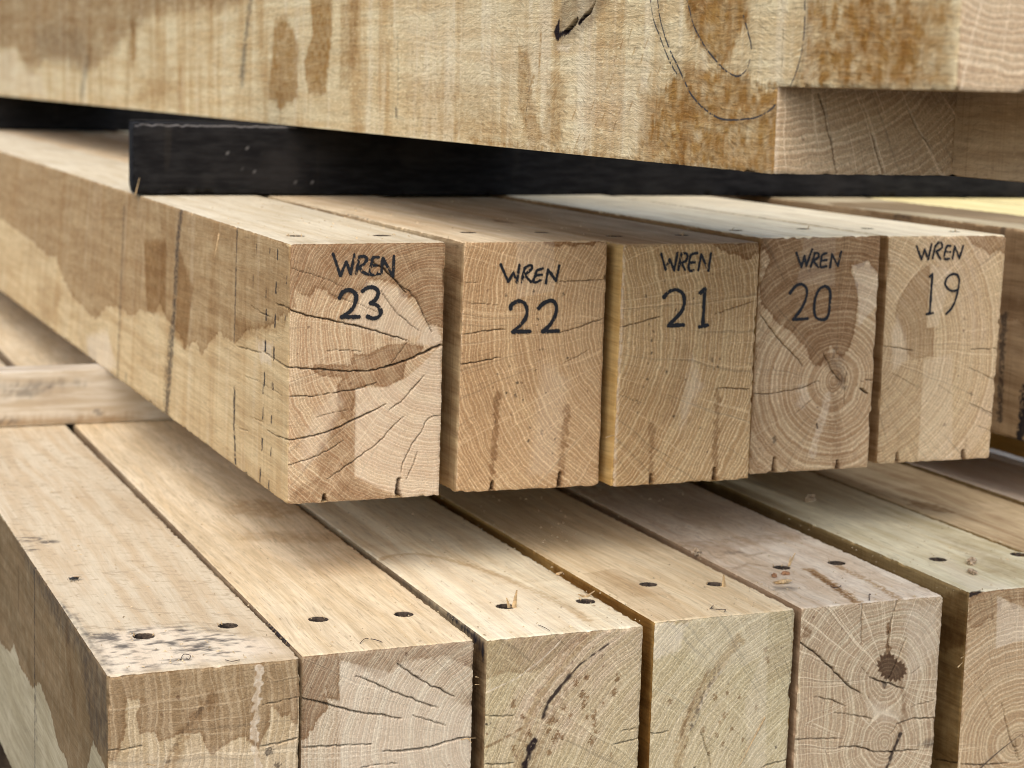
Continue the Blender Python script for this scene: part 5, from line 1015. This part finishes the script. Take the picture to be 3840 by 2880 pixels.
chip('m3', 1075, 382, ZL, .0042, 3, 'left one of two small orange crumbs before the swirled beam peg hole', MAT['chip2'])
chip('m3', 1150, 368, ZL, .0040, 4, 'right one of two small orange crumbs before the swirled beam peg hole', MAT['chip2'])
chip('m3', 1130, 425, ZL, .0055, 5, 'cream torn flake below the orange crumbs on the swirled beam', MAT['splinter'], (1.6, .6, .3))
chip('m3', 555, 225, ZL, .0062, 6, 'pale tuft on the seam between the sandy and the swirled beam tops')
chip('r', 980, 352, ZL, .0080, 7, 'pale crumb in the shade under the WREN 20 end')
chip('m2', 670, 432, ZL, .0035, 8, 'small cream flake at the seam behind the blond beam peg holes', MAT['splinter'], (1.5, .6, .3))

# sawdust specks over the lower tops and the marked tops
rng = np.random.default_rng(5); V = []; F = []
for i in range(1300):
    if rng.random() < .75: x, y, z = rng.uniform(.27, 1.2), 1.39 + rng.random() ** 1.5 * .9, ZL
    else: x, y, z = rng.uniform(.47, 1.2), 1.62 + rng.random() * .6, ZT
    s = rng.uniform(.0003, .0009); k = len(V); a = rng.uniform(0, 6.28); e = rng.uniform(1, 3)
    V += [(x + s * e * math.cos(a), y + s * e * math.sin(a), z + .0004), (x - s * e * math.cos(a), y - s * e * math.sin(a), z + .0004), (x - s * math.sin(a), y + s * math.cos(a), z + .0004), (x, y, z + .0006 + s * 1.2)]
    F += [(k, k + 1, k + 3), (k + 1, k + 2, k + 3), (k + 2, k, k + 3)]
o = raw_mesh('sawdust', V, F, simple_mat('sawdust grains', (214, 190, 150), .9, .25, 100, .1)); o.location = (0, 0, H); tag(o, 'pale sawdust specks scattered over the beam tops', 'sawdust', None, 'stuff')
# curled dark fibres
def curl(crop, pts, z, w_, label):
    P = np.array([at_top(crop, a, b, z) for a, b in pts]); P = np.stack([catmull(P[:, i:i + 1].repeat(2, 1), 6)[:, 0] for i in range(3)], -1); V = []; F = []
    for i, p in enumerate(P):
        d = P[min(i + 1, len(P) - 1)] - P[max(i - 1, 0)]; d /= np.linalg.norm(d) + 1e-9; s_ = np.cross(d, (0, 0, 1)); lift = .0008 + .0012 * math.sin(math.pi * i / (len(P) - 1))
        for a in range(4): V.append(p + (s_ * math.cos(a * 1.5708) + np.array((0, 0, 1)) * math.sin(a * 1.5708)) * w_ / 2 + np.array((0, 0, lift)) - P[0])
    for i in range(len(P) - 1):
        for a in range(4): b = (a + 1) % 4; F.append((i * 4 + a, i * 4 + b, i * 4 + 4 + b, i * 4 + 4 + a))
    o = raw_mesh('wood_fibre', V, F, MAT['fibre'], None, P[0]); return tag(o, label, 'fibre', 'thin dark fibres lying on the lower row')
MAT['fibre'] = simple_mat('dark fibre', (84, 66, 56), .7, .3, 300, .1)
curl('k4', [(1090, 1010), (1110, 985), (1150, 995), (1140, 1015), (1125, 1000)], ZL, .0006, 'curly dark fibre on the mouldy front edge of the corner beam')
curl('k4', [(1360, 1012), (1400, 1030), (1450, 1012)], ZL, .0006, 'short dark fibre at the front edge of the corner beam')
curl('m1', [(725, 912), (750, 895), (775, 882)], ZL, .0007, 'left dark fibre near the front edge of the orange-topped beam')
curl('m1', [(790, 885), (820, 900), (860, 905)], ZL, .0007, 'right dark fibre near the front edge of the orange-topped beam')
curl('m1', [(1800, 800), (1840, 825), (1870, 835)], ZL, .0006, 'thin fibre near the front edge of the blond beam')
curl('m3', [(645, 600), (670, 580), (655, 605), (700, 612), (750, 610), (740, 620)], ZL, .0007, 'looped dark fibre near the front edge of the sandy beam')
curl('m4', [(315, 660), (330, 675), (365, 672), (372, 658)], ZL, .0008, 'hooked dark fibre beside the orange streak on the swirled beam')
curl('m4', [(528, 740), (527, 715), (536, 708)], ZL, .0008, 'upright dark fibre at the front edge of the swirled beam')

# the fly on the corner beam
def ball(V, F, c, r, n=8):
    k = len(V)
    for i in range(n):
        for j in range(n):
            th = math.pi * i / (n - 1); ph = 2 * math.pi * j / n; V.append((c[0] + r[0] * math.sin(th) * math.cos(ph), c[1] + r[1] * math.sin(th) * math.sin(ph), c[2] + r[2] * math.cos(th)))
    for i in range(n - 1):
        for j in range(n): F.append((k + i * n + j, k + i * n + (j + 1) % n, k + (i + 1) * n + (j + 1) % n, k + (i + 1) * n + j))
V = []; F = []
for c_, r_ in (((0, 0, .0022), (.0019, .0014, .0014)), ((.0030, 0, .0020), (.0026, .0013, .0012)), ((-.0024, 0, .0021), (.0011, .0012, .0010))): ball(V, F, c_, r_)
for sx in (-.0014, 0, .0014):
    for sy_ in (-1, 1):
        k = len(V); V += [(sx, sy_ * .001, .0018), (sx + .0004, sy_ * .001, .0018), (sx * 1.9, sy_ * .0030, .0028), (sx * 1.9 + .0004, sy_ * .0030, .0028), (sx * 2.6, sy_ * .0046, 0), (sx * 2.6 + .0003, sy_ * .0046, 0)]
        F += [(k, k + 1, k + 3, k + 2), (k + 2, k + 3, k + 5, k + 4)]
fly = raw_mesh('fly', V, F, simple_mat('fly body', (34, 32, 28), .4, .3, 900, .2, .5), None, at_top('k4', 440, 528, ZL), True); fly.rotation_euler = (0, 0, .15)
tag(fly, 'small black fly with tan folded wings on the flecked corner beam top', 'fly')
wm = simple_mat('fly wing', (176, 140, 92), .4, .3, 600, .1, .5)
for sy_ in (-1, 1): raw_mesh('wing', [(-.0005, sy_ * .0006, .0035), (.0035, sy_ * .0022, .0034), (.0078, sy_ * .0016, .0026), (.0080, sy_ * .0006, .0026), (.0040, sy_ * .0001, .0036)], [(0, 1, 2, 3, 4)], wm, fly)
